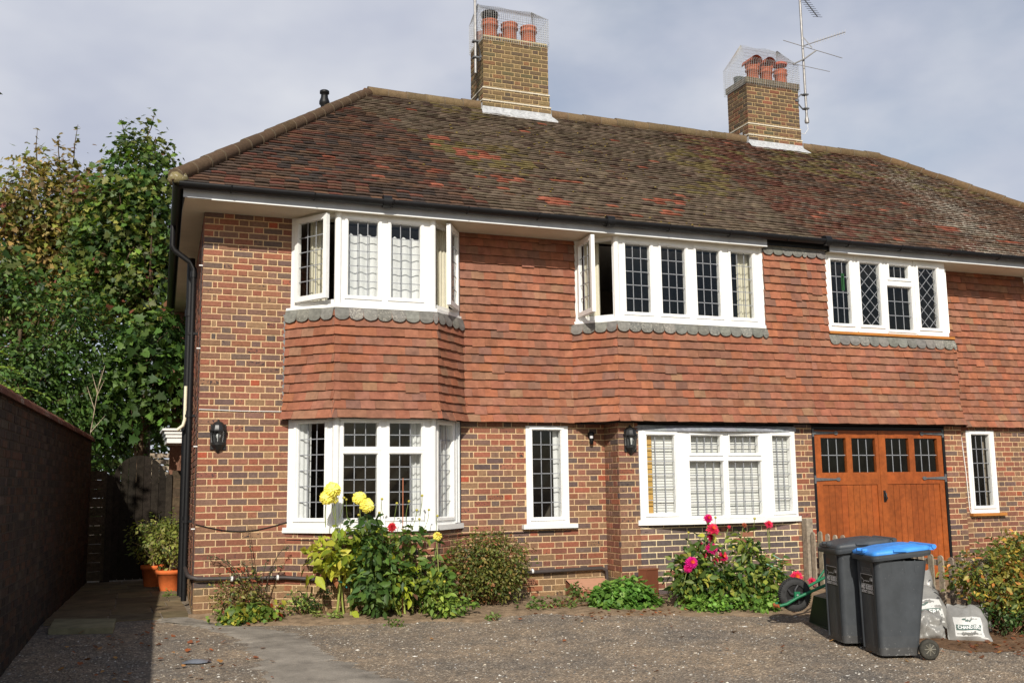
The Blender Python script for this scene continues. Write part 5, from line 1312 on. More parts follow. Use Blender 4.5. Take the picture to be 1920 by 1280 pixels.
PINK = lit(220, 36, 130); COR = lit(230, 62, 104)
dahlia('dahlia_plant', 'dahlia bush with magenta pink spiky blooms below the bow window', (5.62, -1.28),
    [((5.56, -1.25, -.06), (5.5, -1.2, .5), .012), ((5.68, -1.25, -.06), (5.78, -1.22, .75), .011), ((5.62, -1.28, -.06), (5.85, -1.22, .6), .010)],
    [(5.53, -1.28, .28, .28, .24, .24), (5.78, -1.32, .22, .32, .26, .22), (5.72, -1.24, .52, .24, .18, .16), (5.80, -1.22, .72, .08, .08, .14), (5.47, -1.28, .13, .20, .18, .15)], 185, 8, .10,
    [G1, (lit(94, 118, 54), 4), (lit(176, 176, 76), 2.2), (lit(128, 142, 60), 3), G2, DK],
    [((5.765, -1.3, .965), .062, PINK, lit(230, 90, 70), (-.1, -.9, .4), 70, .62), ((5.81, -1.32, .835), .082, COR, lit(240, 120, 80), (-.1, -.8, .5), 90, .62), ((5.81, -1.28, .745), .06, lit(190, 28, 90), PINK, (.1, -.9, .0), 60, .62), ((5.785, -1.32, .61), .08, PINK, lit(236, 120, 70), (0, -.9, .4), 90, .62), ((5.955, -1.28, .51), .072, lit(226, 40, 110), lit(236, 120, 70), (.2, -.9, .3), 80, .62), ((5.40, -1.50, .475), .078, lit(224, 40, 150), lit(236, 120, 70), (-.2, -.9, .3), 90, .62), ((5.36, -1.48, .41), .055, PINK, PINK, (-.3, -.9, .0), 60, .62), ((5.69, -1.25, .645), .045, lit(190, 40, 90), PINK, (-.1, -.9, .2), 40, .62), ((5.70, -1.28, .53), .045, COR, PINK, (0, -.9, .2), 40, .62), ((5.88, -1.24, .46), .05, COR, PINK, (0, -.9, .1), 50, .62)],
    [(5.93, -1.2, .97), (5.55, -1.2, .8)])
dahlia('dahlia_plant', 'leggy dahlia with coral red blooms between the pink dahlias and the wheelbarrow', (6.30, -1.40),
    [((6.25, -1.4, -.07), (6.30, -1.38, .72), .011), ((6.30, -1.4, -.07), (6.45, -1.45, .55), .010), ((6.25, -1.4, -.07), (6.05, -1.35, .5), .010), ((6.25, -1.4, -.07), (6.97, -1.57, .14), .006)],
    [(6.20, -1.45, .22, .30, .24, .24), (6.42, -1.5, .16, .26, .22, .22), (6.22, -1.38, .52, .16, .14, .18), (6.50, -1.46, .32, .24, .18, .14), (6.0, -1.5, .1, .2, .2, .16), (6.22, -1.36, .72, .1, .08, .1)], 150, 8, .10,
    [(lit(116, 132, 58), 4), G1, (lit(150, 156, 68), 2), G2, (lit(94, 124, 62), 3)],
    [((6.44, -1.55, .885), .056, COR, lit(230, 70, 60), (-.1, -.8, .5), 60, .62), ((6.60, -1.82, .285), .080, COR, lit(246, 130, 70), (-.2, -.9, .3), 100, .62), ((6.20, -1.4, .88), .035, lit(180, 96, 70), lit(150, 90, 60), (0, -.8, .5), 30, .62), ((6.49, -1.5, .90), .028, lit(190, 40, 60), COR, (.2, -.8, .3), 25, .62), ((6.98, -1.6, .20), .06, lit(214, 60, 100), COR, (0, -.8, .4), 50, .62), ((6.02, -1.35, .86), .026, lit(220, 70, 90), COR, (0, -.8, .4), 25, .62)],
    [(6.35, -1.4, .95), (6.05, -1.38, .62)])
t = world_thing('garden_twine', 'pale green twine holding the coral dahlia', 'twine', (6.55, -1.45, .45)); mm = M(); mm.tube([(6.42, -1.5, .42), (6.55, -1.55, .36), (6.68, -1.5, .28)], .006, 4, lit(150, 200, 180)); mm.tube([(6.52, -1.5, .52), (6.62, -1.52, .46), (6.7, -1.5, .50)], .006, 4, lit(150, 200, 180)); mm.build('cord', 'plastic', t)
# hedge at the right
shrub('flowering_hedge', 'broad shrub turning yellow and orange with dark red stems at the right edge', (8.0, -3.7),
    [(7.75, -3.6, .36, .46, .40, .30), (8.2, -3.65, .38, .50, .45, .38), (8.7, -3.7, .44, .50, .5, .38), (7.70, -3.9, .16, .36, .30, .22), (8.15, -4.0, .20, .50, .28, .30), (9.1, -3.8, .38, .5, .5, .42), (8.4, -3.55, .66, .36, .3, .15), (7.48, -3.55, .44, .20, .2, .13), (8.5, -4.05, .25, .4, .25, .3)], 1100, 8, .065, .066,
    [(lit(136, 132, 58), 4), (lit(104, 118, 52), 4), (lit(180, 150, 66), 2.4), (lit(196, 130, 66), 1.6), (lit(84, 104, 48), 3), (lit(196, 186, 96), 1)], 'oval', 100, lit(110, 56, 50), .35, spread=.5)
shrub('periwinkle', 'dark low evergreen shoots in front of the hedge foot', (7.5, -3.95), [(7.42, -3.98, .0, .16, .12, .12), (7.65, -4.0, -.04, .2, .12, .1)], 60, 7, .04, .045, [G2, DK, (lit(110, 126, 84), 1)], 'small', 8, cat='plant')
# distant shrub behind the hedge against the right house
shrub('low_shrub', 'small dark shrub against the right house wall under the narrow window', (10.9, -.9), [(10.9, -.9, .25, .5, .35, .3)], 80, 8, .06, .06, [G1, G2, OG], 'oval', 12)
shrub('low_shrub', 'small dark shrub at the far right house wall behind the hedge', (11.8, -.8), [(11.8, -.8, .3, .6, .35, .34)], 90, 8, .06, .06, [G1, G2, OG], 'oval', 12)

for x, y, lb in ((1.95, -1.28, 'small weed tuft at the edge of the gravel below the dark dahlia'), (3.05, -1.30, 'small weed tuft at the edge of the gravel below the rounded shrub'), (-.15, 2.35, 'green weed growing by the foot of the drainpipe')):
    shrub('weed', lb, (x, y), [(x, y, gz(y)+.03, .08, .06, .035)], 16, 6, .02, .04, [(lit(120, 144, 66), 1), (lit(104, 128, 60), 1)], 'small', 3, cat='plant')
# ================================================================== METER BOX, POST BOX
t = world_thing('meter_box', 'brown sloping-lid meter box against the foot of the brick wall', 'meter box', (4.72, -.15, 0))
mm = M(); c = lit(172, 116, 92); x0, x1 = 4.46, 5.0
mm.face([(x0, -.36, .105), (x1, -.36, .105), (x1, -.02, .21), (x0, -.02, .21)], lit(196, 148, 120)); mm.face([(x0, -.36, -.03), (x1, -.36, -.03), (x1, -.36, .085), (x0, -.36, .085)], c)
mm.face([(x0, -.02, -.03), (x0, -.36, -.03), (x0, -.36, .085), (x0, -.02, .19)], lit(120, 76, 58)); mm.face([(x1, -.36, -.03), (x1, -.02, -.03), (x1, -.02, .19), (x1, -.36, .085)], c)
mm.face([(x0-.015, -.375, .085), (x1+.01, -.375, .085), (x1+.01, -.375, .105), (x0-.015, -.375, .105)], c); mm.face([(x0-.015, -.375, .105), (x1+.01, -.375, .105), (x1+.01, -.36, .108), (x0-.015, -.36, .108)], c)
mm.build('housing', 'plastic', t)
t = world_thing('post_box', 'upright brown metal box with a slot, standing in the flower bed', 'box', (5.33, -.6, 0))
mm = M(); c = lit(112, 66, 46); poly = [(5.20, -.56), (5.262, -.65), (5.455, -.60), (5.395, -.50)]
mm.prism(poly, -.04, .335, c); mm.prism([(5.193, -.557), (5.258, -.66), (5.463, -.606), (5.40, -.493)], .335, .35, lit(128, 78, 56)); mm.build('body', 'plastic', t)
fs_ = F(poly[0], poly[1]); mm = M(); mm.obox(fs_, .03, .085, .20, .215, -.002, .004, (.02, .015, .012)); mm.obox(fs_, .03, .085, .216, .228, .0, .012, lit(150, 96, 72)); mm.build('slot', 'plastic', t)

# ================================================================== WHEELIE BINS
def rrect(w, d, r, z, y0=0.0, n=4):
    """rounded rectangle: width w centred on x, depth d from y0"""
    pts = []
    for cx, cy, a0 in ((w/2-r, y0+d-r, 0), (-w/2+r, y0+d-r, 90), (-w/2+r, y0+r, 180), (w/2-r, y0+r, 270)):
        for i in range(n+1): a = math.radians(a0+90*i/n); pts.append((cx+r*math.cos(a), cy+r*math.sin(a), z))
    return pts
def make_bin(label, lidcol, lidmat_col, loc, rz, plate):
    t = thing('wheelie_bin', label, 'wheelie bin', loc, rz, 'wheelie bins in front of the picket fence'); bc = lit(66, 70, 74)
    b = M(); rows = [rrect(.40, .355, .05, .03, .012), rrect(.405, .37, .05, .10, .008), rrect(.44, .44, .05, .60, .003), rrect(.46, .485, .05, .86, .0)]
    b.grid(rows[:2], lit(74, 74, 74), .45, True, True); b.grid([rows[1], rrect(.41, .385, .05, .20, .006)], lit(69, 72, 75), .32, True, True); b.grid([rrect(.41, .385, .05, .20, .006)]+rows[2:], bc, .22, True, True); b.face(rows[0][::-1], bc)
    # front face: raised ribs either side of a flat panel
    for sx in (-1, 1):
        b.grid([[(sx*(.172+.01*z), .010-.010*(z-.05)/.8-.008, z), (sx*(.152+.01*z), .010-.010*(z-.05)/.8-.012, z), (sx*(.142+.01*z), .010-.010*(z-.05)/.8+.004, z)][::sx] for z in (.06, .3, .6, .84)], bc, .05)
    for sx in (-1, 1):
        for y in (.14, .26, .36): b.box(sx*.222-.008, sx*.222+.008, y-.004, y+.004, .76, .87, bc)
    b.build('body', 'bin', t)
    r = M(); zf, zb = .895, .945
    def tilt(pts, dz=0): return [(x, y, z+(zb-zf)*(y/.5)+dz) for x, y, z in pts]
    rows = [tilt(rrect(.46, .485, .05, .855, 0)), tilt(rrect(.53, .545, .05, .862, -.035)), tilt(rrect(.54, .555, .05, .885, -.04)), tilt(rrect(.54, .555, .05, .905, -.04)), tilt(rrect(.50, .51, .05, .912, -.02))]
    r.grid(rows, bc, .1, False, True); r.face(rows[-1], bc); r.build('rim', 'bin', t)
    l = M()
    rows = [tilt(rrect(.515, .54, .05, .911, -.03)), tilt(rrect(.52, .545, .05, .935, -.033)), tilt(rrect(.49, .51, .06, .948, -.012)), tilt(rrect(.40, .40, .06, .955, .04)), tilt(rrect(.34, .33, .06, .968, .09)), tilt(rrect(.30, .28, .06, .972, .11))]
    l.grid(rows, lidcol, .05, True, True); l.face(rows[-1], lidcol)
    for sx in (-1, 1): l.box(sx*.268-.018, sx*.268+.010, .15, .27, .945, .96, lidcol)
    l.box(-.07, .07, -.055, -.03, .925, .945, lidcol); l.box(-.07, -.05, -.055, -.01, .925, .965, lidcol); l.box(.05, .07, -.055, -.01, .925, .965, lidcol)
    l.tube([(-.24, .545, .985), (.24, .545, .985)], .022, 8, lidcol)
    for sx in (-.2, 0, .2): l.box(sx-.03, sx+.03, .50, .55, .955, .985, lidcol)
    l.build('lid', 'bin', t)
    a = M(); a.tube([(-.25, .425, .088), (.25, .425, .088)], .012, 6, bc); a.build('axle', 'black', t)
    for sx in (-1, 1):
        w = M(); rows = []
        for xx, rr in ((-.025, .06), (-.025, .078), (-.018, .088), (.018, .088), (.025, .078), (.025, .06)):
            rows.append([(sx*.255+xx, .425+rr*math.cos(2*math.pi*i/24), .088+rr*math.sin(2*math.pi*i/24)) for i in range(24)])
        w.grid(rows, lit(66, 64, 58), .3, True, True); wo = w.build('wheel', 'rubber', t)
        h = M(); c = lit(120, 116, 104)
        for s_ in (-1, 1):
            xo = sx*.255+s_*.020
            h.face([(xo, .425+.06*math.cos(2*math.pi*i/20)*s_, .088+.06*math.sin(2*math.pi*i/20)) for i in range(20)], lit(70, 68, 62))
            for k in range(8):
                an = 2*math.pi*k/8; p = (xo+s_*.003, .425, .088); q = (xo+s_*.003, .425+.052*math.cos(an), .088+.052*math.sin(an)); h.tube([p, q], .006, 4, c)
            h.lathe([(0, 0)], 0, 0, 0, 3)if False else None
        h.tube([(sx*.255-.03, .425, .088), (sx*.255+.03, .425, .088)], .014, 10, c); h.build('hub', 'plastic', wo)
    # printed panel on the front
    white = (.62, .62, .62); blk = (.012, .012, .012)
    fy = lambda z: .012-.012*(z-.05)/.8-.0025
    k = M(); P = lambda x, z, e=0: (x, fy(z-.05)-e, z-.05)
    def rect(x0, x1, z0, z1, c, e): k.face([P(x0, z0, e), P(x1, z0, e), P(x1, z1, e), P(x0, z1, e)], c)
    rect(-.135, .135, .60, .785, blk, 0)
    def line(x0, z0, x1, z1, w, e=.0012):
        dx, dz = x1-x0, z1-z0; l_ = math.hypot(dx, dz); nx, nz = -dz/l_*w, dx/l_*w
        k.face([P(x0+nx, z0+nz, e), P(x0-nx, z0-nz, e), P(x1-nx, z1-nz, e), P(x1+nx, z1+nz, e)][::-1], white)
    for q in ((-.13, .69, .13, .69), (-.13, .78, .13, .78), (-.13, .69, -.13, .78), (.13, .69, .13, .78)): line(*q, .0022)
    zz = [(-.125, .745), (-.10, .735), (-.075, .725), (-.085, .70), (-.07, .715), (-.03, .722), (-.01, .716), (.01, .724), (.03, .716), (.05, .72), (.07, .745), (.09, .755), (.125, .75)]
    for a_, b_ in zip(zz[:-1], zz[1:]): line(*a_, *b_, .0022)
    rect(.085, .125, .725, .745, white, .0013)
    add_text(k, 'MID SUSSEX', .052, lambda x, y: P(x, .662+y, .0014), white, bold=.0024, fit=.262)
    add_text(k, 'DISTRICT COUNCIL', .034, lambda x, y: P(x, .622+y, .0014), white, bold=.0014, fit=.262)
    k.build('printed_panel', 'ink', t)
    e = M()
    if plate == 'grey':
        k2 = (.15, .15, .15)
        for q in ((-.11, .795, .11, .80), (-.11, .835, .11, .84)): e.face([P(q[0], q[1], .001), P(q[2], q[1], .001), P(q[2], q[3], .001), P(q[0], q[3], .001)], k2)
        add_text(e, 'SSI SCHÄFER', .032, lambda x, y: P(x, .817+y, .001), k2, bold=.001, fit=.2)
    else:
        k2 = (.16, .07, .045)
        for i in range(5): e.face([P(-.12, .80+i*.012, .001), P(-.02, .80+i*.012, .001), P(-.02, .805+i*.012, .001), P(-.12, .805+i*.012, .001)], k2)
    e.build('embossed_plate', 'ink', t)
    return t
A_ = -math.radians(107)
make_bin('grey wheelie bin with a bright blue lid', lit(70, 150, 234), None, (5.665, -4.165, gz(-4.4)+.0), A_, 'grey')
make_bin('grey wheelie bin with a dark grey lid, behind the blue-lidded bin', lit(70, 74, 78), None, (5.70, -3.62, gz(-3.65)+.0), A_, 'red')

# ================================================================== WHEELBARROW (upside down, wheel in the air)
t = thing('wheelbarrow', 'green wheelbarrow tipped over behind the bins with its black wheel showing', 'wheelbarrow', (5.91, -2.72, gz(-2.9)), math.radians(-14))
gw = .335  # wheel centre height above ground
w = M(); n = 28; rows = []
for yy, rr in ((-.035, .105), (-.042, .13), (-.03, .165), (0, .178), (.03, .165), (.042, .13), (.035, .105)):
    rows.append([(rr*math.cos(2*math.pi*i/n), yy, gw+rr*math.sin(2*math.pi*i/n)) for i in range(n)])
w.grid(rows, lit(58, 58, 58), .2, True, True); wo = w.build('wheel', 'rubber', t)
for s_ in (-1, 1):
    tr_ = M()
    for i in range(48):
        a = 2*math.pi*i/48
        p = (.172*math.cos(a), s_*.018, gw+.172*math.sin(a)); q = (.168*math.cos(a+.06), s_*.036, gw+.168*math.sin(a+.06)); tr_.tube([p, q], .006, 4, lit(50, 50, 50))
    tr_.build('tread', 'rubber', wo)
h = M()
for s_ in (-1, 1):
    h.face([(.105*math.cos(2*math.pi*i/24)*-s_, s_*.018, gw+.105*math.sin(2*math.pi*i/24)) for i in range(24)], lit(30, 30, 30))
    for k in range(5):
        a = 2*math.pi*k/5; c, s2 = math.cos(a), math.sin(a); h.tube([(0, s_*.03, gw), (.05*c-.02*s2, s_*.032, gw+.05*s2+.02*c), (.1*c, s_*.026, gw+.1*s2)], [.022, .018, .014], 6, lit(46, 46, 48))
h.build('hub', 'plastic', wo)
m_ = M(); gc = lit(30, 110, 74)
for s_ in (-1, 1):
    m_.tube([(-.20, s_*.075, gw-.105), (-.12, s_*.085, gw-.085), (0, s_*.09, gw-.02), (.45, s_*.16, gw+.17), (.92, s_*.24, gw+.24)], .016, 8, gc)
    m_.box(-.03, .03, s_*.07-.01, s_*.07+.02, gw-.035, gw+.035, gc)
    m_.tube([(.30, s_*.14, gw+.10), (.55, s_*.19, gw+.38), (.80, s_*.23, gw+.22)], .012, 6, gc)
m_.tube([(-.20, -.075, gw-.105), (-.225, 0, gw-.112), (-.20, .075, gw-.105)], .017, 8, lit(176, 96, 56)); m_.tube([(0, -.09, gw), (0, .09, gw)], .012, 6, lit(150, 150, 150))
m_.tube([(.5, -.19, gw+.34), (.5, .19, gw+.34)], .011, 6, gc); m_.tube([(.57, -.19, gw+.37), (.57, .19, gw+.37)], .011, 6, gc)
m_.build('frame', 'plastic', t)
m_ = M(); tc = lit(20, 38, 36)
lo = [(.25, -.26, .005), (.90, -.30, .005), (.90, .30, .005), (.25, .26, .005)]; hi = [(.28, -.17, .30), (.72, -.20, .40), (.72, .20, .40), (.28, .17, .30)]
for i in range(4): m_.face([lo[i], lo[(i+1) % 4], hi[(i+1) % 4], hi[i]], tc)
m_.face(hi, tc); m_.tube(lo+[lo[0]], .012, 6, tc); m_.build('tray', 'plastic', t)
m_ = M()
for s_ in (-1, 1): m_.tube([(.92, s_*.24, gw+.24), (1.02, s_*.245, gw+.245)], .02, 8, (.02, .02, .02))
m_.build('handle_grip', 'rubber', t)

# ================================================================== RUBBLE SACKS
def sack(loc, w, h, d, yaw, lean, seed, text, label, roll=0.0):
    t = thing('rubble_sack', label, 'sack', loc, 0, 'rubble sacks by the hedge'); mm = M(); nu, nv = 22, 18
    cy, sy = math.cos(yaw), math.sin(yaw); cl, sl_ = math.cos(lean), math.sin(lean); cr_, sr_ = math.cos(roll), math.sin(roll)
    def S(u, v, side, e=0):
        bul = max(0, (1-abs(2*u-1)**2.6))**.6*max(0, (1-abs(2*v-1)**2.2))**.6*(1-.25*v)
        nz = noise.noise((u*3.1+seed, v*3.3, seed*1.7+side*3))*.045+noise.noise((u*9+seed, v*8, side*2+seed))*(.010 if text and side > 0 else .022)+abs(noise.noise((u*16+seed, v*14, side+seed)))*(.003 if text and side > 0 else .012)
        x = (u-.5)*w*(1-.22*v*v)+nz*.5; z = v*h*(1+.06*math.sin(u*9+seed)); y = -side*(d*.5*bul+ (nz if bul > .1 else nz*.4))-side*e
        if side < 0: z += 0
        x, z = x*cr_-z*sr_, x*sr_+z*cr_
        y, z = y*cl+z*sl_, z*cl-y*sl_*.6
        return (x*cy-y*sy, x*sy+y*cy, max(z, .0)+.005)
    for side in (1, -1):
        mm.grid([[S(i/nu, j/nv, side) for i in range(nu+1)][::side] for j in range(nv+1)], (.24, .235, .22))
    mm.build('bag', 'sack', t)
    if text:
        k = M(); gr = lit(84, 104, 98); wh = (.55, .55, .53)
        U_ = lambda x, z, e=.004: S(.5+x/w, z/h, 1, e)
        def patch(x0, x1, z0, z1, c, e=.003, n=10):
            k.grid([[U_(x0+(x1-x0)*i/n, z0+(z1-z0)*j/4, e) for i in range(n+1)] for j in range(5)], c)
        patch(-w*.36, w*.36, h*.10, h*.62, wh, .003)
        patch(-w*.33, w*.33, h*.245, h*.40, gr, .0045)
        add_text(k, 'CHANDLERS', h*.13, lambda x, y: U_(x, h*.322+y, .007), (.8, .8, .79), bold=.001, fit=w*.60)
        add_text(k, 'www.chandlersbs.co.uk', h*.08, lambda x, y: U_(x, h*.165+y, .006), lit(120, 124, 122), fit=w*.64)
        for cx, cz, r in ((-.14, .56, .05), (-.06, .52, .055), (.04, .50, .05), (.10, .53, .035)):
            k.face([U_(w*(cx+r*math.cos(a*.7)), h*(cz+r*.5*math.sin(a*.7)), .007) for a in range(9)], gr)
        k.build('print', 'ink', t)
    return t
sack((6.98, -4.02, gz(-4.0)), .38, .40, .20, -.62, .7, 1.3, True, 'nearest white plastic rubble sack printed with green lettering, below the hedge')
sack((6.72, -3.80, gz(-3.6)), .26, .28, .18, -.5, .5, 4.1, False, 'crumpled clear sack standing just behind the bin wheel')
sack((7.05, -3.35, gz(-3.1)), .54, .50, .24, -.5, .7, 7.7, True, 'printed sack further back, partly hidden by the blue-lidded bin')
sack((7.36, -2.95, gz(-2.85)), .42, .58, .22, -.5, .3, 9.4, False, 'grey white sack leaning upright at the back of the pile')
sack((7.35, -3.72, gz(-3.3)), .40, .28, .22, -.3, .5, 12.2, False, 'torn sack half buried under the hedge leaves')

# ================================================================== GROUND
mm = M(); ys = [-90, -30, -12, -6.7, -4, -2, 0, 6, 12, 40, 120]; xs = [-120, -30, -6, 0, 6, 12, 30, 140]
mm.grid([[(x, y, gz(y)) for x in xs] for y in ys], smooth=False)
g = mm.build('driveway', 'ground'); tag(g, kind='structure')
# soil strip along the front of the houses, ragged outer edge
mm = M(); rows = []
def edge(x):
    pts = [(-.05, -.10), (.5, -.75), (1.2, -.98), (2.0, -1.15), (2.8, -1.32), (3.6, -1.12), (4.5, -1.55), (5.2, -1.85), (6.0, -2.1), (6.6, -2.3), (7.6, -2.9), (12, -3.2)]
    for (a, b), (c, d) in zip(pts[:-1], pts[1:]):
        if a <= x <= c: return b+(d-b)*(x-a)/(c-a)
    return pts[-1][1]
n = 260
for i in range(n+1):
    x = -.05+12*i/n; e = edge(x)+noise.noise((x*2.3, 0, 1))*.13+noise.noise((x*9, 3, 1))*.05; row = []
    wy = .02 if x < .98 or 3.1 < x < 5.05 or x > 10.6 else -.38
    for j in range(15):
        t_ = j/14; y = wy+(e-wy)*t_
        z = gz(y)+.004+.035*(1-t_)**.6*min(1, t_*6+.4)+noise.noise((x*7, y*7, 4))*.014*(1-t_)+noise.noise((x*21, y*21, 2))*.006*(1-t_)
        row.append((x, y, z if j < 14 else gz(y)-.004))
    rows.append(row)
mm.grid(rows, lit(140, 120, 98)); g = mm.build('flower_bed', 'soil'); tag(g, kind='structure')
# soil under the hedge
mm = M(); rows = []
for i in range(41):
    a = 2*math.pi*i/40; rows.append([(7.9+1.6*k*math.cos(a)*(1+.2*noise.noise((math.cos(a)*2, math.sin(a)*2, 1))), -3.75+.85*k*math.sin(a)*(1+.3*noise.noise((math.cos(a)*2, math.sin(a)*2, 5))), 0) for k in (0, .4, .75, 1.0)])
rows = [[(x, y, gz(y)+(.03, .025, .015, .003)[j]+noise.noise((x*9, y*9, 3))*.008*(j < 3)) for j, (x, y, _) in enumerate(r)] for r in rows]
mm.grid(rows, lit(112, 88, 68)); g = mm.build('hedge_bed', 'soil'); tag(g, kind='structure')
# worn tarmac path curving from the passage
mm = M(); Lp = [(-.42, .10), (-.36, -.19), (.05, -.75), (.30, -1.35), (.36, -1.9), (.36, -2.6), (.34, -3.4), (.3, -4.6), (.2, -6.5), (.1, -9)]
Rp = [(.02, .20), (.22, -.62), (.62, -.95), (.92, -1.35), (1.0, -1.9), (1.04, -2.5), (1.25, -3.3), (1.8, -4.4), (2.6, -6.2), (3.4, -9)]
def smooth(P, k):
    t_ = k*(len(P)-1); i = min(int(t_), len(P)-2); f_ = t_-i; return (P[i][0]+(P[i+1][0]-P[i][0])*f_, P[i][1]+(P[i+1][1]-P[i][1])*f_)
rows = []
for i in range(321):
    k = i/320; a, b = smooth(Lp, k), smooth(Rp, k); w1 = noise.noise((k*40, 0, 0))*.12+noise.noise((k*130, 0, 3))*.09; w2 = noise.noise((k*40, 7, 0))*.12+noise.noise((k*130, 7, 3))*.10
    row = []
    for j in range(9):
        s_ = j/8; x = a[0]+w1+(b[0]+w2-a[0]-w1)*s_; y = a[1]+(b[1]-a[1])*s_; row.append((x, y, gz(y)+(.006+.006*math.sin(math.pi*s_)+noise.noise((x*3, y*3, 1))*.004 if 0 < j < 8 else -.003)))
    rows.append(row)
mm.grid([r[::-1] for r in rows]); g = mm.build('path', 'path'); tag(g, kind='structure')
# flagstones in the passage
mm = M(); 
y = -.05
k = 0
while y < 4.9:
    h_ = U(.5, .75); x = wx(y)+.02
    while x < -.02:
        w_ = U(.42, .7); x2 = min(x+w_, -.02)
        if -.02-x2 < .15: x2 = -.02
        c = jit(lit(120, 106, 82), .16, .03); mm.prism([(x+.006+U(0, .01), y+.006), (x2-.006, y+.006+U(0, .012)), (x2-.006-U(0, .01), min(y+h_, 4.95)-.006), (x+.006, min(y+h_, 4.95)-.006)], -.02, .010+U(0, .006), c); x = x2
    y += h_
g = mm.build('passage_paving', 'slab'); tag(g, kind='structure')
t = world_thing('stone_slab', 'loose pale stone slab lying in the shadow by the garden wall', 'slab', (-1.1, -.3, 0)); mm = M()
mm.prism([(-1.41, -.58), (-.81, -.74), (-.78, .02), (-1.40, .28)], -.03, .028, lit(150, 142, 112)); mm.build('stone', 'slab', t)
t = world_thing('plastic_scrap', 'flattened grey plastic scrap on the gravel near the path', 'litter', (-.12, -2.45, gz(-2.45))); mm = M()
mm.grid([[(-.24+.24*i/8, -2.38-.13*j/4+.02*math.sin(i), gz(-2.4)+.008+.03*math.sin(math.pi*i/8)*math.sin(math.pi*j/4)+.008*noise.noise((i, j, 2))) for i in range(9)] for j in range(5)][::-1], lit(112, 116, 124)); mm.build('sheet', 'sack', t)
# stone chips scattered over the drive
def chips(name, n, region, smin, smax, cols, kind='stuff', mat_='stone', flat=.55):
    P = np.array([(1, 0, 0), (-1, 0, 0), (0, 1, 0), (0, -1, 0), (0, 0, 1), (.5, .5, .5), (-.5, -.4, .45)], float)
    tri = np.array([(0, 2, 4), (2, 1, 4), (1, 3, 4), (3, 0, 4), (0, 2, 5), (1, 3, 6)])
    pos = []
    while len(pos) < n:
        x, y = region()
        pos.append((x, y, gz(y)))
    pos = np.array(pos); s = RNG.uniform(smin, smax, n)*RNG.choice([.6, .8, 1, 1.5], n, p=[.4, .3, .22, .08])
    V = P[None]*RNG.uniform(.55, 1.25, (n, 7, 1)); a = RNG.uniform(0, 6.28, n); ca, sa = np.cos(a)[:, None], np.sin(a)[:, None]
    X = V[:, :, 0]*ca-V[:, :, 1]*.7*sa; Y = V[:, :, 0]*sa+V[:, :, 1]*.7*ca; Z = V[:, :, 2]*flat
    V = np.stack([X, Y, Z], -1)*s[:, None, None]+pos[:, None, :]; V = V.reshape(-1, 3)
    Fc = (tri[None]+(np.arange(n)*7)[:, None, None]).reshape(-1, 3); me = bpy.data.meshes.new(name)
    me.vertices.add(len(V)); me.vertices.foreach_set('co', V.ravel()); me.loops.add(len(Fc)*3); me.loops.foreach_set('vertex_index', Fc.ravel().astype(np.int32))
    me.polygons.add(len(Fc)); me.polygons.foreach_set('loop_start', (np.arange(len(Fc))*3).astype(np.int32)); me.update(calc_edges=True)
    w_ = np.array([c[1] for c in cols], float); idx = RNG.choice(len(cols), n, p=w_/w_.sum()); C = np.ones((n, 4), np.float32); C[:, :3] = np.array([c[0] for c in cols])[idx]*RNG.uniform(.75, 1.2, (n, 1))
    at = me.attributes.new('Col', 'FLOAT_COLOR', 'FACE'); at.data.foreach_set('color', np.repeat(C, len(tri), axis=0).ravel()); me.validate()
    o = link_mesh(name, me, mat_); tag(o, kind=kind); return o
def onpath(x, y):
    for k in range(20):
        a, b = smooth(Lp, k/19), smooth(Rp, k/19)
        if abs((a[1]+b[1])/2-y) < .35 and a[0]-.02 < x < b[0]+.02: return True
    return False
def reg():
    while True:
        y = -6.5*R()**.8-.1; x = U(-1.75, 9.5)
        if y > -1 and R() < .55: continue
        if onpath(x, y) and R() < .62: continue
        return x, y
GC = [((.16, .15, .135), 5), ((.26, .24, .21), 4), ((.42, .39, .34), 2.6), ((.60, .57, .50), 1.5), ((.30, .22, .15), 1.4), ((.10, .09, .085), 3)]
o = chips('gravel', 15000, reg, .007, .015, GC); tag(o, 'grey and white stone chips scattered over the drive', 'gravel')
PCH = [((.70, .67, .60), 3), ((.58, .50, .38), 2), ((.46, .44, .42), 1.2)]
o = chips('pale_stones', 1000, reg, .012, .024, PCH, flat=.4); tag(o, 'larger pale flints lying on the drive', 'stones')
def regb():
    while True:
        x = U(0, 7.6); y = edge(x)*R()**.7
        if y < -.5 or not 5 < x: return x, y-.02
SC = [((.20, .15, .11), 5), ((.13, .10, .08), 3), ((.34, .30, .25), 1.2), ((.42, .40, .36), .5)]
o = chips('soil_crumbs', 3200, regb, .008, .018, SC); tag(o, 'crumbs of soil and small stones on the flower bed', 'soil')
L = Leaves('ivy')
for i in range(420):
    r = R()
    if r < .42: x, y = random.gauss(7.3, .7), random.gauss(-4.15, .3)
    elif r < .62: x, y = U(-1.3, .5), U(-3.6, -.3)
    elif r < .8: x, y = random.gauss(4.9, .6), random.gauss(-1.45, .12)
    else: x, y = reg()
    c = random.choices([lit(176, 100, 60), lit(150, 92, 62), lit(120, 82, 60), lit(190, 140, 84)], [2, 3, 3, 1])[0]
    L.add((x, y, gz(y)+U(.012, .03)), Vector((0, 0, 1))+rv()*.5, rv(), U(.03, .065), jit(c, .25))
o = L.build('fallen_leaves', kind='stuff'); tag(o, 'dry brown and orange leaves fallen on the ground', 'leaves')

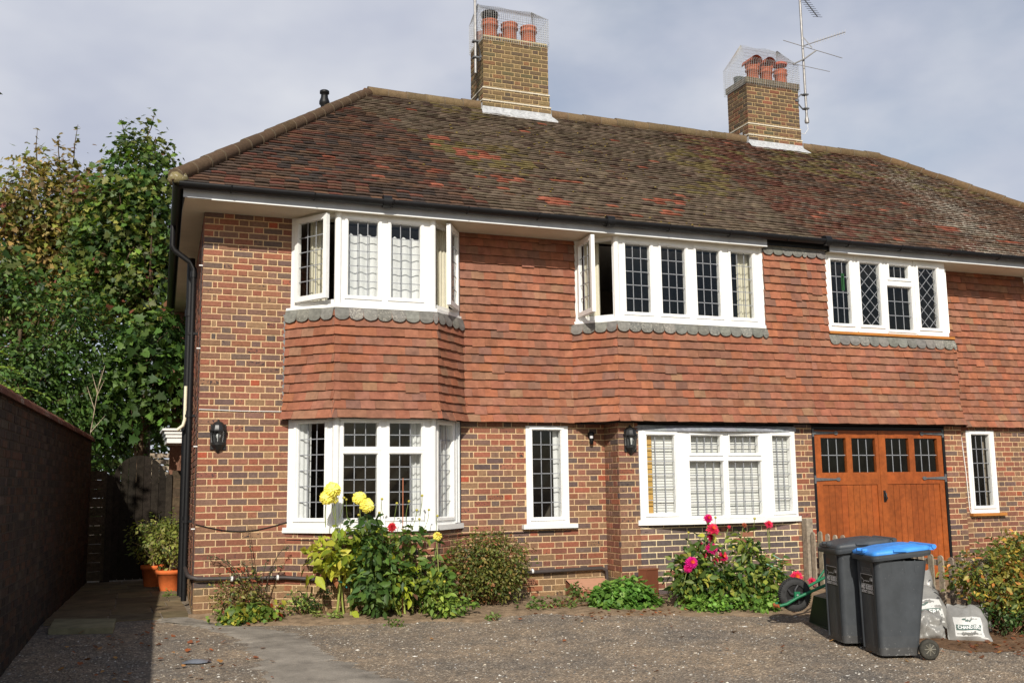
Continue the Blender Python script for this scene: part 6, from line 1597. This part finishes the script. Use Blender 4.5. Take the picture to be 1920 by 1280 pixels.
# ================================================================== SKY, SUN, CAMERA
AZ, EL = math.radians(22.5), math.radians(33.4)       # sun to the left of the street side, fairly low
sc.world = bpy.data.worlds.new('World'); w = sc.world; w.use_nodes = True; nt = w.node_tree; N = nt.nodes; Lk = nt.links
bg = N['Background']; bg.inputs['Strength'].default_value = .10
sky = N.new('ShaderNodeTexSky'); sky.sky_type = 'NISHITA'; sky.sun_disc = False; sky.sun_elevation = EL; sky.sun_rotation = math.pi+AZ
sky.air_density = 1.0; sky.dust_density = 1.2; sky.ozone_density = 1.0
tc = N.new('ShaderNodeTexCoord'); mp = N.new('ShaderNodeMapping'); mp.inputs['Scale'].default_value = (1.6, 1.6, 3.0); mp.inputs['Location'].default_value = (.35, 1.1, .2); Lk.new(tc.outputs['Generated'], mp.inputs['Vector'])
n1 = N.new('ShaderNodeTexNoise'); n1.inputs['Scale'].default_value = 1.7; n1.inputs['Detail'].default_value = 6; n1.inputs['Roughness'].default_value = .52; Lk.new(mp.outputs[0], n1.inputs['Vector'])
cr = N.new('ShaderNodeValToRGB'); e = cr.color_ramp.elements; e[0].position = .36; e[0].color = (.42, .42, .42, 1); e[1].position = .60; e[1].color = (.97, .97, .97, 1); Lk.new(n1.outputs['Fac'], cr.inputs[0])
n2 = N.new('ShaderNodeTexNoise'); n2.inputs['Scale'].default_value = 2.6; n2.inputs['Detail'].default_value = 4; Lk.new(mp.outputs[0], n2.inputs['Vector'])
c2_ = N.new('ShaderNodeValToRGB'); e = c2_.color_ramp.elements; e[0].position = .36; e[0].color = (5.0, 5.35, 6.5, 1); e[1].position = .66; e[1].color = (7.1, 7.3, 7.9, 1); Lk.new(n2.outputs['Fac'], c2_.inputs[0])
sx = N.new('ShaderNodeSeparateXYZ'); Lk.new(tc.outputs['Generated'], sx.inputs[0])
my = N.new('ShaderNodeMapRange'); my.inputs[1].default_value = -.25; my.inputs[2].default_value = .30; my.inputs[3].default_value = .12; my.inputs[4].default_value = 1; Lk.new(sx.outputs['Y'], my.inputs[0])  # cloud cover shaped: unseen sky behind and overhead left clearer to lower fill
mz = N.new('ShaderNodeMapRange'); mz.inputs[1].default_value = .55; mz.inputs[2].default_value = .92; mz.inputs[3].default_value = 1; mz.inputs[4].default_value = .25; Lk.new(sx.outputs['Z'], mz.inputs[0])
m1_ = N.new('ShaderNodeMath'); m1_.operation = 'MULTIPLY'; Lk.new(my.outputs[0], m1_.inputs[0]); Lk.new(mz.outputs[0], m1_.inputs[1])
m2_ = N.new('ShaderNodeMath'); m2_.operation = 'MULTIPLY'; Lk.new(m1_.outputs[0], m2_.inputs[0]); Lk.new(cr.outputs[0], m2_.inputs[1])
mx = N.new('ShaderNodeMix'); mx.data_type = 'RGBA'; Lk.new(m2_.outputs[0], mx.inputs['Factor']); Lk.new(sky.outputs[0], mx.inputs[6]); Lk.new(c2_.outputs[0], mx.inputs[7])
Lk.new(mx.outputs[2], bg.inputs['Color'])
sl = bpy.data.lights.new('Sun', 'SUN'); sl.energy = 5.0; sl.angle = math.radians(.53); sl.color = (1.0, .94, .84)
so = bpy.data.objects.new('Sun', sl); COL.objects.link(so)
sd = Vector((-math.sin(AZ)*math.cos(EL), -math.cos(AZ)*math.cos(EL), math.sin(EL))); so.rotation_euler = sd.to_track_quat('Z', 'Y').to_euler(); so.location = (0, -10, 10)
cam = bpy.data.cameras.new('Camera'); co = bpy.data.objects.new('Camera', cam); COL.objects.link(co)
f_, (cx, cy, cz), yaw, pit, rol = 1910.388, (-.80496, -11.97826, 1.38052), .366282, .140372, -.012717
Fw = Vector((math.sin(yaw)*math.cos(pit), math.cos(yaw)*math.cos(pit), math.sin(pit))); Rt = Vector((math.cos(yaw), -math.sin(yaw), 0)); Up = Rt.cross(Fw)
R2 = Rt*math.cos(rol)+Up*math.sin(rol); U2 = Up*math.cos(rol)-Rt*math.sin(rol)
co.matrix_world = Matrix(((R2.x, U2.x, -Fw.x, cx), (R2.y, U2.y, -Fw.y, cy), (R2.z, U2.z, -Fw.z, cz), (0, 0, 0, 1)))
cam.sensor_fit = 'HORIZONTAL'; cam.sensor_width = 36; cam.lens = f_/1920*36; cam.clip_end = 500; cam.clip_start = .05
sc.camera = co
sc.view_settings.view_transform = 'Standard'; sc.view_settings.look = 'None'; sc.view_settings.exposure = 0; sc.view_settings.gamma = 1
sc.cycles.max_bounces = 8; sc.cycles.transparent_max_bounces = 16
